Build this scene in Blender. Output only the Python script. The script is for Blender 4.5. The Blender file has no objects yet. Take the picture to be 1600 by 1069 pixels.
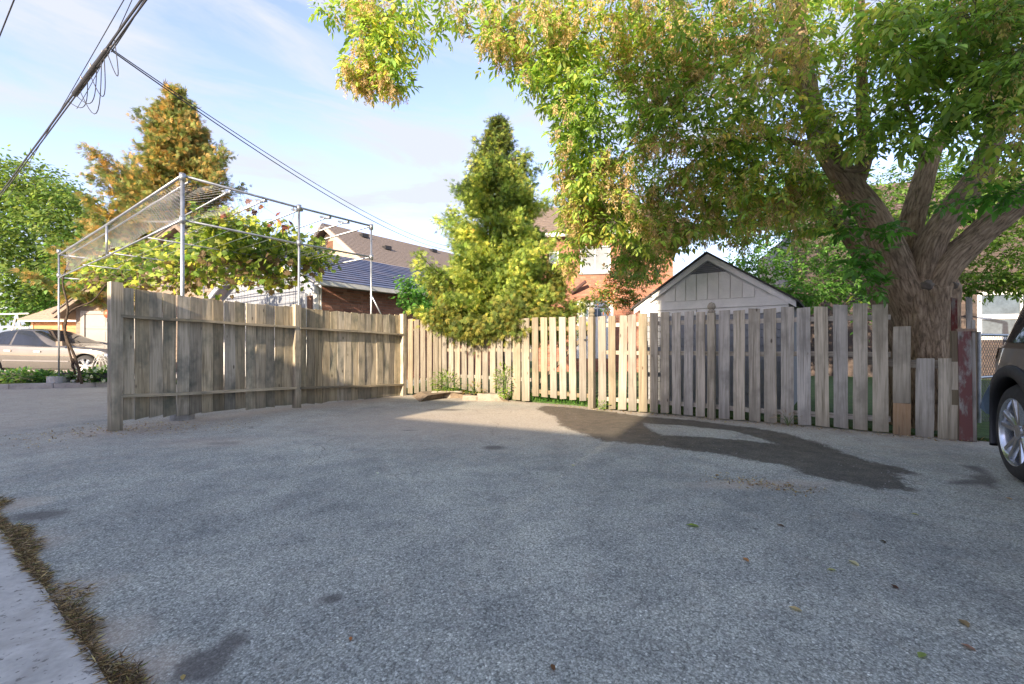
import bpy, bmesh, math, random
import numpy as np
from mathutils import Vector, Matrix
random.seed(7); RNG = np.random.default_rng(11)
R = math.radians; PI = math.pi
SC = bpy.context.scene; COL = SC.collection
# ------------------------------------------------------------------ camera
CAM_H = 1.03; F = 711.1; HZ = 541.0
cd = bpy.data.cameras.new('camera'); cam = bpy.data.objects.new('camera', cd); COL.objects.link(cam)
cam.location = (0, 0, CAM_H); cam.rotation_euler = (R(90), 0, 0)
cd.lens = 16; cd.sensor_width = 36; cd.shift_y = (HZ - 534.5) / 1600; cd.clip_start = .05; cd.clip_end = 2000
SC.camera = cam
# ------------------------------------------------------------------ light
SUN_EL, LX, LY = 20.5, .439, .898            # the light travels towards (LX, LY)
SKY_STRENGTH, SUN_STRENGTH, EXPOSURE = .15, 2.05, 2.66
w = bpy.data.worlds.new('World'); SC.world = w; w.use_nodes = True
nt = w.node_tree; nt.nodes.clear(); N = nt.nodes.new; K = nt.links.new
out = N('ShaderNodeOutputWorld'); bg = N('ShaderNodeBackground'); sky = N('ShaderNodeTexSky')
sky.sky_type = 'NISHITA'; sky.sun_disc = False; sky.sun_elevation = R(SUN_EL)
sky.sun_rotation = math.atan2(-LX, -LY); sky.air_density = 1.0; sky.dust_density = .6; sky.ozone_density = 2.2
tc = N('ShaderNodeTexCoord'); mp = N('ShaderNodeMapping'); mp.inputs['Scale'].default_value = (1.3, 1.0, 5.5)
mp.inputs['Rotation'].default_value = (.12, .1, .3)
K(tc.outputs['Generated'], mp.inputs['Vector'])
nz = N('ShaderNodeTexNoise'); nz.inputs['Scale'].default_value = 1.7; nz.inputs['Detail'].default_value = 9
nz.inputs['Roughness'].default_value = .6; nz.inputs['Distortion'].default_value = .7
K(mp.outputs[0], nz.inputs['Vector'])
rp = N('ShaderNodeMapRange'); rp.inputs['From Min'].default_value = .42; rp.inputs['From Max'].default_value = .61
rp.inputs['To Min'].default_value = .1; rp.inputs['To Max'].default_value = .97
K(nz.outputs['Fac'], rp.inputs['Value'])
mx = N('ShaderNodeMix'); mx.data_type = 'RGBA'; K(rp.outputs[0], mx.inputs['Factor'])
tn = N('ShaderNodeMix'); tn.data_type = 'RGBA'; tn.blend_type = 'MULTIPLY'; tn.inputs['Factor'].default_value = 1; K(sky.outputs[0], tn.inputs['A']); tn.inputs['B'].default_value = (.60, .49, .53, 1)
K(tn.outputs['Result'], mx.inputs['A']); mx.inputs['B'].default_value = (.90, .95, 1.10, 1)
K(mx.outputs['Result'], bg.inputs['Color']); bg.inputs['Strength'].default_value = SKY_STRENGTH
K(bg.outputs[0], out.inputs['Surface'])
sl = bpy.data.lights.new('sun', 'SUN'); sun = bpy.data.objects.new('sun', sl); COL.objects.link(sun)
sl.energy = SUN_STRENGTH; sl.angle = R(.6); sl.color = (1, .83, .62)
sun.rotation_euler = Vector((LX * math.cos(R(SUN_EL)), LY * math.cos(R(SUN_EL)), -math.sin(R(SUN_EL)))).to_track_quat('-Z', 'Y').to_euler()
sun.location = (-5, -10, 12)
vs = SC.view_settings; vs.view_transform = 'Standard'; vs.look = 'None'; vs.exposure = EXPOSURE; vs.gamma = 1; vs.use_curve_mapping = False
SC.cycles.max_bounces = 7; SC.cycles.transparent_max_bounces = 6; SC.cycles.diffuse_bounces = 4; SC.cycles.transmission_bounces = 4
# ------------------------------------------------------------------ helpers
def W(px, py, Z): return Vector(((px - 800) / F * Z, Z, CAM_H + (HZ - py) / F * Z))
def G(px, py):
    Z = F * CAM_H / (py - HZ); return ((px - 800) / F * Z, Z)
def tag(o, label=None, cat=None, group=None, kind=None):
    if label: o['label'] = label
    if cat: o['category'] = cat
    if group: o['group'] = group
    if kind: o['kind'] = kind
    return o
def link(name, me, mat=None, parent=None):
    o = bpy.data.objects.new(name, me); COL.objects.link(o)
    if mat is not None and me is not None and not me.materials: me.materials.append(mat)
    if parent is not None: o.parent = parent
    return o
def empty(name, loc=(0, 0, 0), rz=0, **k):
    o = bpy.data.objects.new(name, None); COL.objects.link(o); o.location = loc; o.rotation_euler = (0, 0, rz)
    o.empty_display_size = .2
    return tag(o, **k)
class MB:
    def __init__(s): s.v = []; s.f = []
    def add(s, vs, fs):
        b = len(s.v); s.v += [tuple(p) for p in vs]; s.f += [tuple(i + b for i in f) for f in fs]; return s
    def box(s, x0, x1, y0, y1, z0, z1, M=None):
        c = [(x0,y0,z0),(x1,y0,z0),(x1,y1,z0),(x0,y1,z0),(x0,y0,z1),(x1,y0,z1),(x1,y1,z1),(x0,y1,z1)]
        if M is not None: c = [M @ Vector(p) for p in c]
        return s.add(c, [(0,3,2,1),(4,5,6,7),(0,1,5,4),(1,2,6,5),(2,3,7,6),(3,0,4,7)])
    def tube(s, pts, rad, n=6, cap=True):
        pts = [Vector(p) for p in pts]; m = len(pts)
        if not hasattr(rad, '__len__'): rad = [rad] * m
        vs = []; prev = None
        for i, p in enumerate(pts):
            t = (pts[min(i + 1, m - 1)] - pts[max(i - 1, 0)])
            t = t.normalized() if t.length > 1e-9 else Vector((0, 0, 1))
            if prev is None:
                a = Vector((0, 0, 1)) if abs(t.z) < .9 else Vector((1, 0, 0)); u = t.cross(a).normalized()
            else:
                u = (prev - t * prev.dot(t)); u = u.normalized() if u.length > 1e-6 else t.orthogonal().normalized()
            prev = u; v = t.cross(u)
            for k in range(n):
                a = 2 * PI * k / n; vs.append(p + (u * math.cos(a) + v * math.sin(a)) * rad[i])
        fs = [(i * n + k, i * n + (k + 1) % n, (i + 1) * n + (k + 1) % n, (i + 1) * n + k) for i in range(m - 1) for k in range(n)]
        if cap: fs += [tuple(range(n))[::-1], tuple(range((m - 1) * n, m * n))]
        return s.add(vs, fs)
    def prism(s, poly, y0, y1, M=None):        # polygon in x,z extruded along y
        n = len(poly); c = [(x, y0, z) for x, z in poly] + [(x, y1, z) for x, z in poly]
        if M is not None: c = [M @ Vector(p) for p in c]
        return s.add(c, [tuple(range(n)), tuple(range(2 * n - 1, n - 1, -1))] + [(i, i + n, (i + 1) % n + n, (i + 1) % n) for i in range(n)])
    def mesh(s, name, smooth=False, recalc=True):
        me = bpy.data.meshes.new(name); me.from_pydata(s.v, [], s.f)
        if recalc:
            bm = bmesh.new(); bm.from_mesh(me); bmesh.ops.recalc_face_normals(bm, faces=bm.faces); bm.to_mesh(me); bm.free()
        if smooth: me.shade_smooth()
        return me
    def build(s, name, mat, parent=None, smooth=False, recalc=True):
        return link(name, s.mesh(name, smooth, recalc), mat, parent)
def frame(ox, oy, dx, dy, oz=0):
    """matrix: local x along (dx,dy), local y = to its left (away), z up"""
    l = math.hypot(dx, dy); dx /= l; dy /= l
    return Matrix(((dx, -dy, 0, ox), (dy, dx, 0, oy), (0, 0, 1, oz), (0, 0, 0, 1)))
# ------------------------------------------------------------------ materials
def newmat(name):
    m = bpy.data.materials.new(name); m.use_nodes = True; t = m.node_tree; b = t.nodes['Principled BSDF']; return m, t, b
def nd(t, typ, **k):
    n = t.nodes.new(typ)
    for a, v in k.items():
        if a in n.inputs.keys(): n.inputs[a].default_value = v
        else: setattr(n, a, v)
    return n
def ramp(t, fac, stops):
    r = t.nodes.new('ShaderNodeValToRGB'); e = r.color_ramp.elements
    while len(e) < len(stops): e.new(.5)
    for i, (p, c) in enumerate(stops): e[i].position = p; e[i].color = (*c, 1) if len(c) == 3 else c
    t.links.new(fac, r.inputs[0]); return r.outputs[0]
def mixc(t, fac, a, b, mode='MIX'):
    m = t.nodes.new('ShaderNodeMix'); m.data_type = 'RGBA'; m.blend_type = mode
    for s, v in (('Factor', fac), ('A', a), ('B', b)):
        if hasattr(v, 'links'): t.links.new(v, m.inputs[s])
        else: m.inputs[s].default_value = v if s == 'Factor' else (*v, 1)
    return m.outputs['Result']
def math2(t, op, a, b=None, clamp=False):
    m = t.nodes.new('ShaderNodeMath'); m.operation = op; m.use_clamp = clamp
    for i, v in enumerate((a, b)):
        if v is None: continue
        if hasattr(v, 'links'): t.links.new(v, m.inputs[i])
        else: m.inputs[i].default_value = v
    return m.outputs[0]
def noise(t, vec, scale, detail=4, rough=.55, dist=0):
    n = nd(t, 'ShaderNodeTexNoise', Scale=scale, Detail=detail, Roughness=rough, Distortion=dist)
    if vec is not None: t.links.new(vec, n.inputs['Vector'])
    return n.outputs['Fac']
def bump(t, b, h, strength=.4, dist=.01):
    n = nd(t, 'ShaderNodeBump', Strength=strength, Distance=dist); t.links.new(h, n.inputs['Height']); t.links.new(n.outputs[0], b.inputs['Normal'])
def mapping(t, vec, scale, loc=None):
    m = t.nodes.new('ShaderNodeMapping'); m.inputs['Scale'].default_value = scale; t.links.new(vec, m.inputs['Vector'])
    if loc is not None: t.links.new(loc, m.inputs['Location'])
    return m.outputs[0]
MC = {}
def plain(name, col, rough=.6, metal=0, var=.15, scale=6, bmp=.15, rnd=.0, coat=0):
    if name in MC: return MC[name]
    m, t, b = newmat(name); c = nd(t, 'ShaderNodeTexCoord')
    n1 = noise(t, c.outputs['Object'], scale, 6, .6); n2 = noise(t, c.outputs['Object'], scale * 9, 4, .6)
    s = math2(t, 'ADD', math2(t, 'MULTIPLY', n1, .7), math2(t, 'MULTIPLY', n2, .3))
    dark = tuple(x * (1 - var * 1.6) for x in col); lite = tuple(min(1, x * (1 + var * 1.2)) for x in col)
    r = ramp(t, s, [(.3, dark), (.7, lite)])
    if rnd:
        oi = nd(t, 'ShaderNodeObjectInfo'); k = nd(t, 'ShaderNodeMapRange', **{'To Min': 1 - rnd, 'To Max': 1 + rnd * .6}); t.links.new(oi.outputs['Random'], k.inputs[0])
        hs = nd(t, 'ShaderNodeHueSaturation'); t.links.new(k.outputs[0], hs.inputs['Value']); t.links.new(r, hs.inputs['Color']); r = hs.outputs[0]
    t.links.new(r, b.inputs['Base Color']); b.inputs['Roughness'].default_value = rough; b.inputs['Metallic'].default_value = metal
    b.inputs['Coat Weight'].default_value = coat; b.inputs['Coat Roughness'].default_value = .04
    if bmp: bump(t, b, n2, bmp, .004)
    MC[name] = m; return m
def wood(name, c0, c1, c2, stain=(.10, .10, .075), stain_amt=.6, rnd=.35, mix2=None, tint=None, peel=None):
    """weathered wood: grain along local z, random per object"""
    m, t, b = newmat(name); c = nd(t, 'ShaderNodeTexCoord'); oi = nd(t, 'ShaderNodeObjectInfo')
    off = nd(t, 'ShaderNodeCombineXYZ'); r50 = math2(t, 'MULTIPLY', oi.outputs['Random'], 57.)
    for s in 'XYZ': t.links.new(r50, off.inputs[s])
    fine = mapping(t, c.outputs['Object'], (55, 55, 1.6), off.outputs[0])
    mid = mapping(t, c.outputs['Object'], (14, 14, .9), off.outputs[0])
    big = mapping(t, c.outputs['Object'], (3.5, 3.5, 2.2), off.outputs[0])
    nf = noise(t, fine, 1, 5, .6, .6); nm = noise(t, mid, 1, 4, .6, 1.2); nb = noise(t, big, 1, 4, .6)
    g = math2(t, 'ADD', math2(t, 'MULTIPLY', nf, .5), math2(t, 'MULTIPLY', nm, .5))
    col = ramp(t, g, [(.32, c0), (.5, c1), (.68, c2)])
    st = nd(t, 'ShaderNodeMapRange', **{'From Min': .48, 'From Max': .72}); t.links.new(nb, st.inputs[0])
    sf = math2(t, 'MULTIPLY', st.outputs[0], stain_amt)
    col = mixc(t, sf, col, stain)
    # damp foot of each board (local z is metres above the board's own base)
    sx = nd(t, 'ShaderNodeSeparateXYZ'); t.links.new(c.outputs['Object'], sx.inputs[0])
    ft = nd(t, 'ShaderNodeMapRange', **{'From Min': .32, 'From Max': .0, 'To Min': 0, 'To Max': .55}); t.links.new(math2(t, 'ADD', sx.outputs['Z'], math2(t, 'MULTIPLY', nb, .25)), ft.inputs[0])
    ft.inputs['From Min'].default_value = .42; ft.inputs['From Max'].default_value = .1
    col = mixc(t, ft.outputs[0], col, tuple(x * .8 for x in stain))
    # knots
    vo = nd(t, 'ShaderNodeTexVoronoi', Scale=1.0); t.links.new(mapping(t, c.outputs['Object'], (7, 7, 2.6), off.outputs[0]), vo.inputs['Vector'])
    kn = nd(t, 'ShaderNodeMapRange', **{'From Min': .10, 'From Max': .05}); t.links.new(vo.outputs['Distance'], kn.inputs[0])
    col = mixc(t, math2(t, 'MULTIPLY', kn.outputs[0], .8), col, (.07, .05, .035))
    if peel:
        nq = noise(t, mapping(t, c.outputs['Object'], (9, 9, 3), off.outputs[0]), 1, 6, .7)
        col = mixc(t, ramp(t, nq, [(.50, (1, 1, 1)), (.60, (0, 0, 0))]), col, peel)
    # nail stains: short dark runs near the rails
    nv = noise(t, mapping(t, c.outputs['Object'], (60, 60, 3.0), off.outputs[0]), 1, 2, .5); col = mixc(t, ramp(t, nv, [(.66, (0, 0, 0)), (.78, (.55, .55, .55))]), col, tuple(x * .6 for x in stain))
    hs = nd(t, 'ShaderNodeHueSaturation'); k = nd(t, 'ShaderNodeMapRange', **{'To Min': 1 - rnd, 'To Max': 1 + rnd * .7})
    t.links.new(oi.outputs['Random'], k.inputs[0]); t.links.new(k.outputs[0], hs.inputs['Value'])
    r2 = math2(t, 'FRACT', math2(t, 'MULTIPLY', oi.outputs['Random'], 13.7)); k2 = nd(t, 'ShaderNodeMapRange', **{'To Min': .7, 'To Max': 1.2})
    t.links.new(r2, k2.inputs[0]); t.links.new(k2.outputs[0], hs.inputs['Saturation'])
    t.links.new(col, hs.inputs['Color']); t.links.new(hs.outputs[0], b.inputs['Base Color']); b.inputs['Roughness'].default_value = .88
    b.inputs['Specular IOR Level'].default_value = .2
    bump(t, b, g, .45, .004); return m
def leafmat(name, rough=.5, trans=.4, tr_gain=1.0):
    m, t, b = newmat(name); a = nd(t, 'ShaderNodeAttribute', attribute_name='Col')
    t.links.new(a.outputs['Color'], b.inputs['Base Color']); b.inputs['Roughness'].default_value = rough; b.inputs['Specular IOR Level'].default_value = .3
    tr = nd(t, 'ShaderNodeBsdfTranslucent'); g = mixc(t, 1.0, a.outputs['Color'], (1.2 * tr_gain, 1.22 * tr_gain, .8 * tr_gain), 'MULTIPLY'); t.links.new(g, tr.inputs['Color'])
    ms = nd(t, 'ShaderNodeMixShader', Fac=trans); t.links.new(b.outputs[0], ms.inputs[1]); t.links.new(tr.outputs[0], ms.inputs[2])
    t.links.new(ms.outputs[0], t.nodes['Material Output'].inputs[0]); return m
M_LEAF = leafmat('leaf_green', .5, .5, 1.2); M_NEEDLE = leafmat('cedar_spray', .7, .4, 1.1)
M_WOODL = wood('weathered_cedar_olive', (.16, .13, .09), (.44, .375, .27), (.63, .545, .405), (.13, .14, .115), .95, .36)
M_WOODP = wood('weathered_picket_shaded', (.20, .17, .125), (.52, .46, .36), (.68, .605, .485), (.24, .215, .17), .8, .22)  # shaded pickets: same wood, colour lightened to lift the shade
M_WOODT = wood('weathered_picket_sunlit', (.15, .125, .09), (.29, .25, .19), (.39, .34, .265), (.17, .155, .115), .6, .2)  # sunlit pickets: same wood, colour darkened where the sun falls
M_WOODB = wood('gate_brace_wood', (.12, .09, .06), (.2, .16, .1), (.28, .22, .15))
M_RED = wood('peeling_red_wood', (.17, .15, .12), (.28, .25, .21), (.38, .34, .29), peel=(.17, .06, .05))
M_BARE = wood('bare_orange_wood', (.28, .15, .07), (.42, .25, .12), (.5, .33, .18), stain_amt=.2)
M_GALV = plain('galvanised_pipe', (.42, .44, .46), .42, .85, .25, 10)
M_CONC = plain('grey_concrete', (.34, .34, .33), .9, 0, .25, 4, .6)
M_KERB = plain('kerb_concrete', (.36, .345, .33), .9, 0, .22, 5, .5, .15)
M_WIRE = plain('black_cable', (.025, .025, .028), .6, 0, .2)
M_WHITE = plain('white_paint', (.72, .72, .70), .5, 0, .06)
M_GLASS = plain('window_glass', (.10, .13, .16), .06, 0, .3, 2, 0)
M_BLACK = plain('black_plastic', (.02, .02, .022), .6, 0, .2)
# ------------------------------------------------------------------ leaves
T_LEAF = (np.array([[0,0,0],[-.26,.3,.04],[.26,.3,.04],[-.22,.62,.0],[.22,.62,.0],[0,1,-.14]]), [(0,2,1),(1,2,4,3),(3,4,5)])
T_SEED = (np.array([[0,0,0],[-.16,.5,.03],[.16,.5,-.03],[0,1,0]]), [(0,2,3,1)])
_g = [(0,0),(.28,-.1),(.5,.2),(.36,.42),(.42,.72),(.14,.68),(0,1.0),(-.16,.7),(-.44,.7),(-.34,.42),(-.52,.18),(-.27,-.1)]
T_GRAPE = (np.array([[0,.38,.06]] + [[x, y, -.05 * (abs(x) * 2)] for x, y in _g]), [(0, 1 + i, 1 + (i + 1) % 12) for i in range(12)])
def _frond():
    v = []; f = []
    for a, l in ((-.75,.55),(-.38,.8),(0,1.),(.38,.8),(.75,.55)):
        d = (math.sin(a), math.cos(a)); p = (-d[1], d[0]); o = .12
        b = len(v); q = .055
        v += [[d[0]*0+0, 0, 0],[d[0]*l*.55+p[0]*q, d[1]*l*.55+p[1]*q, .03],[d[0]*l, d[1]*l, -.06*l],[d[0]*l*.55-p[0]*q, d[1]*l*.55-p[1]*q, .03]]
        f.append((b, b+3, b+2, b+1))
    return np.array(v), f
T_FROND = _frond()
def leaf_mesh(name, tpl, P, D, Nn, S, C):
    """one mesh of many leaves; P base, D direction, Nn rough normal, S size, C colour"""
    tv, tf = tpl; n = len(P); k = len(tv)
    D = D / np.linalg.norm(D, axis=1, keepdims=True); X = np.cross(D, Nn); X /= np.linalg.norm(X, axis=1, keepdims=True) + 1e-9; Nn = np.cross(X, D)
    if S.ndim == 1: S = np.stack([S, S, S], 1)
    V = P[:, None, :] + (tv[None, :, 0:1] * S[:, None, 0:1]) * X[:, None, :] + (tv[None, :, 1:2] * S[:, None, 1:2]) * D[:, None, :] + (tv[None, :, 2:3] * S[:, None, 2:3]) * Nn[:, None, :]
    me = bpy.data.meshes.new(name); me.vertices.add(n * k); me.vertices.foreach_set('co', V.astype(np.float32).ravel())
    ls = np.array([len(f) for f in tf]); li = np.concatenate([np.array(f) for f in tf]); per = len(li)
    me.loops.add(n * per); me.loops.foreach_set('vertex_index', (li[None] + (np.arange(n) * k)[:, None]).astype(np.int32).ravel())
    st = np.concatenate([[0], np.cumsum(ls)[:-1]]); me.polygons.add(n * len(tf))
    me.polygons.foreach_set('loop_start', (st[None] + (np.arange(n) * per)[:, None]).astype(np.int32).ravel())
    me.update(calc_edges=True)
    a = me.color_attributes.new('Col', 'FLOAT_COLOR', 'POINT'); cc = np.ones((n * k, 4), np.float32); cc[:, :3] = np.repeat(C, k, axis=0); a.data.foreach_set('color', cc.ravel())
    return me
def rand_unit(n):
    v = RNG.normal(size=(n, 3)); return v / np.linalg.norm(v, axis=1, keepdims=True)
def pick(cols, wts, n, jit=.18):
    cols = np.array(cols) * 1.25; wts = np.array(wts) / sum(wts); c = cols[RNG.choice(len(cols), n, p=wts)]
    return np.clip(c * (1 + RNG.normal(0, jit, (n, 1))) * (1 + RNG.normal(0, .06, (n, 3))), .004, .9)
def foliage(name, tpl, P, D, Nn, S, C, mat, parent, singles=0, single_name='leaf'):
    """foliage of a plant: the leaves that show largest are parts, the rest one part"""
    n = len(P); idx = np.arange(n)
    if singles:
        d = P - np.array([0, 0, CAM_H]); Z = d[:, 1]; px = d[:, 0] / Z * F + 800; py = HZ - d[:, 2] / Z * F
        ok = (px > 5) & (px < 1595) & (py > 5) & (py < 1000) & (Z > .5); s1 = S if S.ndim == 1 else S[:, 1]
        sc = np.where(ok, s1 / np.maximum(Z, .5), 0); big = np.argsort(-sc)[:singles]; rest = np.setdiff1d(idx, big)
        for i in big:
            o = link(single_name, leaf_mesh(single_name, tpl, P[i:i+1] * 0, D[i:i+1], Nn[i:i+1], S[i:i+1], C[i:i+1]), mat, parent); o.location = P[i]
    else: rest = idx
    o = link(name, leaf_mesh(name, tpl, P[rest], D[rest], Nn[rest], S[rest], C[rest]), mat, parent); o['kind'] = 'stuff'; return o
# ================================================================== ground
def seg_dist(X, Y, a, b):
    ax, ay = a; bx, by = b; dx, dy = bx - ax, by - ay; t = np.clip(((X - ax) * dx + (Y - ay) * dy) / (dx * dx + dy * dy + 1e-12), 0, 1)
    return np.hypot(X - ax - t * dx, Y - ay - t * dy)
def sdf(X, Y, poly):
    d = np.full(X.shape, 1e9); ins = np.zeros(X.shape, bool); n = len(poly)
    for i in range(n):
        a = poly[i]; b = poly[(i + 1) % n]; d = np.minimum(d, seg_dist(X, Y, a, b))
        if a[1] != b[1]:
            c = ((a[1] > Y) != (b[1] > Y)) & (X < (b[0] - a[0]) * (Y - a[1]) / (b[1] - a[1]) + a[0]); ins ^= c
    return np.where(ins, -d, d)
def gp(l): return [G(*p) for p in l]
xs = np.concatenate([[-400, -200, -100, -60, -40, -30, -24, -20, -17, -15, -13], np.arange(-12, -6, .12), np.arange(-6, 6, .028), np.arange(6, 12, .15), [13, 15, 18, 22, 30, 45, 80, 160, 400]])
ys = np.concatenate([[-400, -200, -100, -50, -30, -20, -12, -8, -5, -3, -2, -1, 0, .6], np.arange(1.0, 9.6, .028), np.arange(9.7, 16, .15), [18, 20, 24, 30, 40, 60, 100, 200, 400]])
X, Y = np.meshgrid(xs, ys); nx, ny = len(xs), len(ys)
def bumpy(X, Y): return .006 * np.sin(X * 1.3 + 1) * np.sin(Y * 1.1) + .004 * np.sin(X * 2.9 + Y * 1.7) + .003 * np.sin(Y * 3.7 - X * 2.1)
Zg = bumpy(X, Y) * np.exp(-(np.hypot(X, Y - 4) / 12) ** 2)
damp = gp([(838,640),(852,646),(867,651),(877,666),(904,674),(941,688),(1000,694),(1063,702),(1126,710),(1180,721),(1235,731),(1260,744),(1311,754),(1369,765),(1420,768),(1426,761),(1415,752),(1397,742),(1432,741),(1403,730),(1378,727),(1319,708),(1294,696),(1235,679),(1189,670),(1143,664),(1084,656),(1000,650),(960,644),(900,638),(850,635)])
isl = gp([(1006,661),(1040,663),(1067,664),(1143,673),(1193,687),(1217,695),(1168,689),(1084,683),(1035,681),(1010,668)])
spl = gp([(1476,756),(1500,750),(1520,749),(1512,742),(1535,741),(1502,727),(1530,728),(1545,738),(1560,752),(1553,764),(1535,756),(1515,758)])
def sgn(s, wd): return np.clip(.5 - s / wd, 0, 1)
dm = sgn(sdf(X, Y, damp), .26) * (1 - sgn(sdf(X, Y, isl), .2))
dk = sgn(sdf(X, Y, spl), .16)
for (px, py, rx, ry, s) in ((773,699,.13,.10,.8),(520,938,.055,.04,.8),(330,1012,.0,.0,0),(58,806,.17,.12,.75),(350,692,.3,.12,.5),(640,672,.14,.05,.6),(670,1022,.03,.07,.55),(1480,972,.1,.05,.45),(700,640,.35,.16,.7),(862,1052,.02,.02,.7)):
    if rx == 0: continue
    gx, gy = G(px, py); dk = np.maximum(dk, s * np.clip(1.25 - np.hypot((X - gx) / rx, (Y - gy) / ry) * .75, 0, 1))
blob = gp([(262,1069),(275,1035),(300,1018),(335,1008),(350,990),(382,985),(394,998),(372,1015),(360,1040),(330,1069)])
dk = np.maximum(dk, .85 * sgn(sdf(X, Y, blob), .08))
fl = [(-4.95, 5.4), (-3.62, 7.5), (-2.25, 9.5), (0, 8.49), (5.2, 4.8)]
df = np.min([seg_dist(X, Y, fl[i], fl[i + 1]) for i in range(4)], axis=0)
dust_sun = np.maximum(np.exp(-df / .55) * .95, .55 * np.exp(-df / 1.6))
cx, cy = G(760, 655); dust_sun = np.maximum(dust_sun, 1.1 * np.exp(-(((X - cx) / 2.5) ** 2 + ((Y - cy) / 1.6) ** 2)))  # dust blob that also paints warm brightness into the sunlit patch
for (px, py, rx, ry, s) in ((1190,757,.55,.12,.75),(210,672,.9,.5,.75),(330,690,.9,.35,.6),(1300,690,1.0,.3,.4),(1440,700,.8,.25,.5)):
    gx, gy = G(px, py); dust_sun = np.maximum(dust_sun, s * np.exp(-(((X - gx) / rx) ** 2 + ((Y - gy) / ry) ** 2)))
for (px, py) in ((20,790),(40,850),(90,930),(140,1000),(190,1060)):
    gx, gy = G(px, py); dust_sun = np.maximum(dust_sun, .8 * np.exp(-(np.hypot(X - gx, Y - gy) / .16) ** 2))
dust_sun = np.maximum(dust_sun, .62 * np.clip((-X - 5.2) / 1.2, 0, 1) * (Y > 2) * (Y < 14))
me = bpy.data.meshes.new('ground'); me.vertices.add(nx * ny); me.vertices.foreach_set('co', np.stack([X, Y, Zg], -1).astype(np.float32).ravel())
ii, jj = np.meshgrid(np.arange(nx - 1), np.arange(ny - 1)); a0 = (jj * nx + ii).ravel(); q = np.stack([a0, a0 + 1, a0 + nx + 1, a0 + nx], 1)
me.loops.add(q.size); me.loops.foreach_set('vertex_index', q.astype(np.int32).ravel()); me.polygons.add(len(q)); me.polygons.foreach_set('loop_start', (np.arange(len(q)) * 4).astype(np.int32)); me.update(calc_edges=True)
at = me.color_attributes.new('Marks', 'FLOAT_COLOR', 'POINT'); cc = np.ones((nx * ny, 4), np.float32); cc[:, 0] = dm.ravel(); cc[:, 1] = dust_sun.ravel(); cc[:, 2] = dk.ravel(); at.data.foreach_set('color', cc.ravel()); me.shade_smooth()
m, t, b = newmat('old_asphalt'); c = nd(t, 'ShaderNodeTexCoord'); ob = c.outputs['Object']
vo = nd(t, 'ShaderNodeTexVoronoi', Scale=120.); t.links.new(ob, vo.inputs['Vector']); vo2 = nd(t, 'ShaderNodeTexVoronoi', Scale=230.); t.links.new(ob, vo2.inputs['Vector'])
stone = ramp(t, nd(t, 'ShaderNodeSeparateColor').outputs[0] if False else vo.outputs['Color'], [(0, (.165, .175, .158)), (.45, (.37, .392, .352)), (.82, (.475, .50, .452)), (1, (.75, .78, .71))])
st2 = ramp(t, vo2.outputs['Color'], [(0, (.5, .5, .5)), (.6, (1, 1, 1)), (1, (1.6, 1.6, 1.6))])
col = mixc(t, .8, stone, st2, 'MULTIPLY')
crev = ramp(t, vo.outputs['Distance'], [(.35, (1, 1, 1)), (.8, (.45, .45, .45))]); col = mixc(t, .6, col, crev, 'MULTIPLY')
big = noise(t, ob, .55, 5, .6, .4); col = mixc(t, 1., col, ramp(t, big, [(.3, (.70, .71, .74)), (.7, (1.28, 1.26, 1.22))]), 'MULTIPLY')
med = noise(t, ob, 3.2, 6, .65, .3); col = mixc(t, .8, col, ramp(t, med, [(.28, (.66, .67, .70)), (.5, (1, 1, 1)), (.74, (1.25, 1.22, 1.17))]), 'MULTIPLY')
av = nd(t, 'ShaderNodeAttribute', attribute_name='Marks'); sp = nd(t, 'ShaderNodeSeparateColor'); t.links.new(av.outputs['Color'], sp.inputs[0])
n3 = noise(t, ob, 7, 7, .7); n4 = noise(t, ob, 26, 5, .7)
def edge(ch, thr, soft, amt):
    v = math2(t, 'ADD', ch, math2(t, 'MULTIPLY', math2(t, 'SUBTRACT', n3, .5), amt)); r_ = nd(t, 'ShaderNodeMapRange', **{'From Min': thr - soft, 'From Max': thr + soft}); t.links.new(v, r_.inputs[0]); return r_.outputs[0]
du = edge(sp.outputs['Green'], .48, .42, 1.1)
col = mixc(t, math2(t, 'MULTIPLY', du, .72), col, ramp(t, n4, [(.3, (.34, .275, .21)), (.7, (.55, .46, .37))]))  # dust tone raised pale and warm so the sunlit patch reads brighter
dkf = edge(sp.outputs['Blue'], .5, .2, .5); col = mixc(t, math2(t, 'MULTIPLY', dkf, .74), col, (.085, .078, .075))
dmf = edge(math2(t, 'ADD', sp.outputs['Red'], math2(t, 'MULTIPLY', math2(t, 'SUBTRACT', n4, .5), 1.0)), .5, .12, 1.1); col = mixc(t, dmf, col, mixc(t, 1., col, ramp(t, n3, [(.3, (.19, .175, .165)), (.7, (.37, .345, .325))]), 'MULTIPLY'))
pit = noise(t, ob, 15, 3, .6); col = mixc(t, ramp(t, pit, [(.70, (0, 0, 0)), (.76, (.7, .7, .7))]), col, (.06, .06, .06))
cv = nd(t, 'ShaderNodeTexVoronoi', Scale=.42); cv.feature = 'DISTANCE_TO_EDGE'
dv = nd(t, 'ShaderNodeVectorMath'); dv.operation = 'ADD'; nw = nd(t, 'ShaderNodeTexNoise', Scale=2.4, Detail=6.); t.links.new(ob, nw.inputs['Vector']); sc_ = nd(t, 'ShaderNodeVectorMath'); sc_.operation = 'SCALE'; sc_.inputs['Scale'].default_value = .5; t.links.new(nw.outputs['Color'], sc_.inputs[0]); t.links.new(ob, dv.inputs[0]); t.links.new(sc_.outputs[0], dv.inputs[1]); t.links.new(dv.outputs[0], cv.inputs['Vector'])
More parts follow.
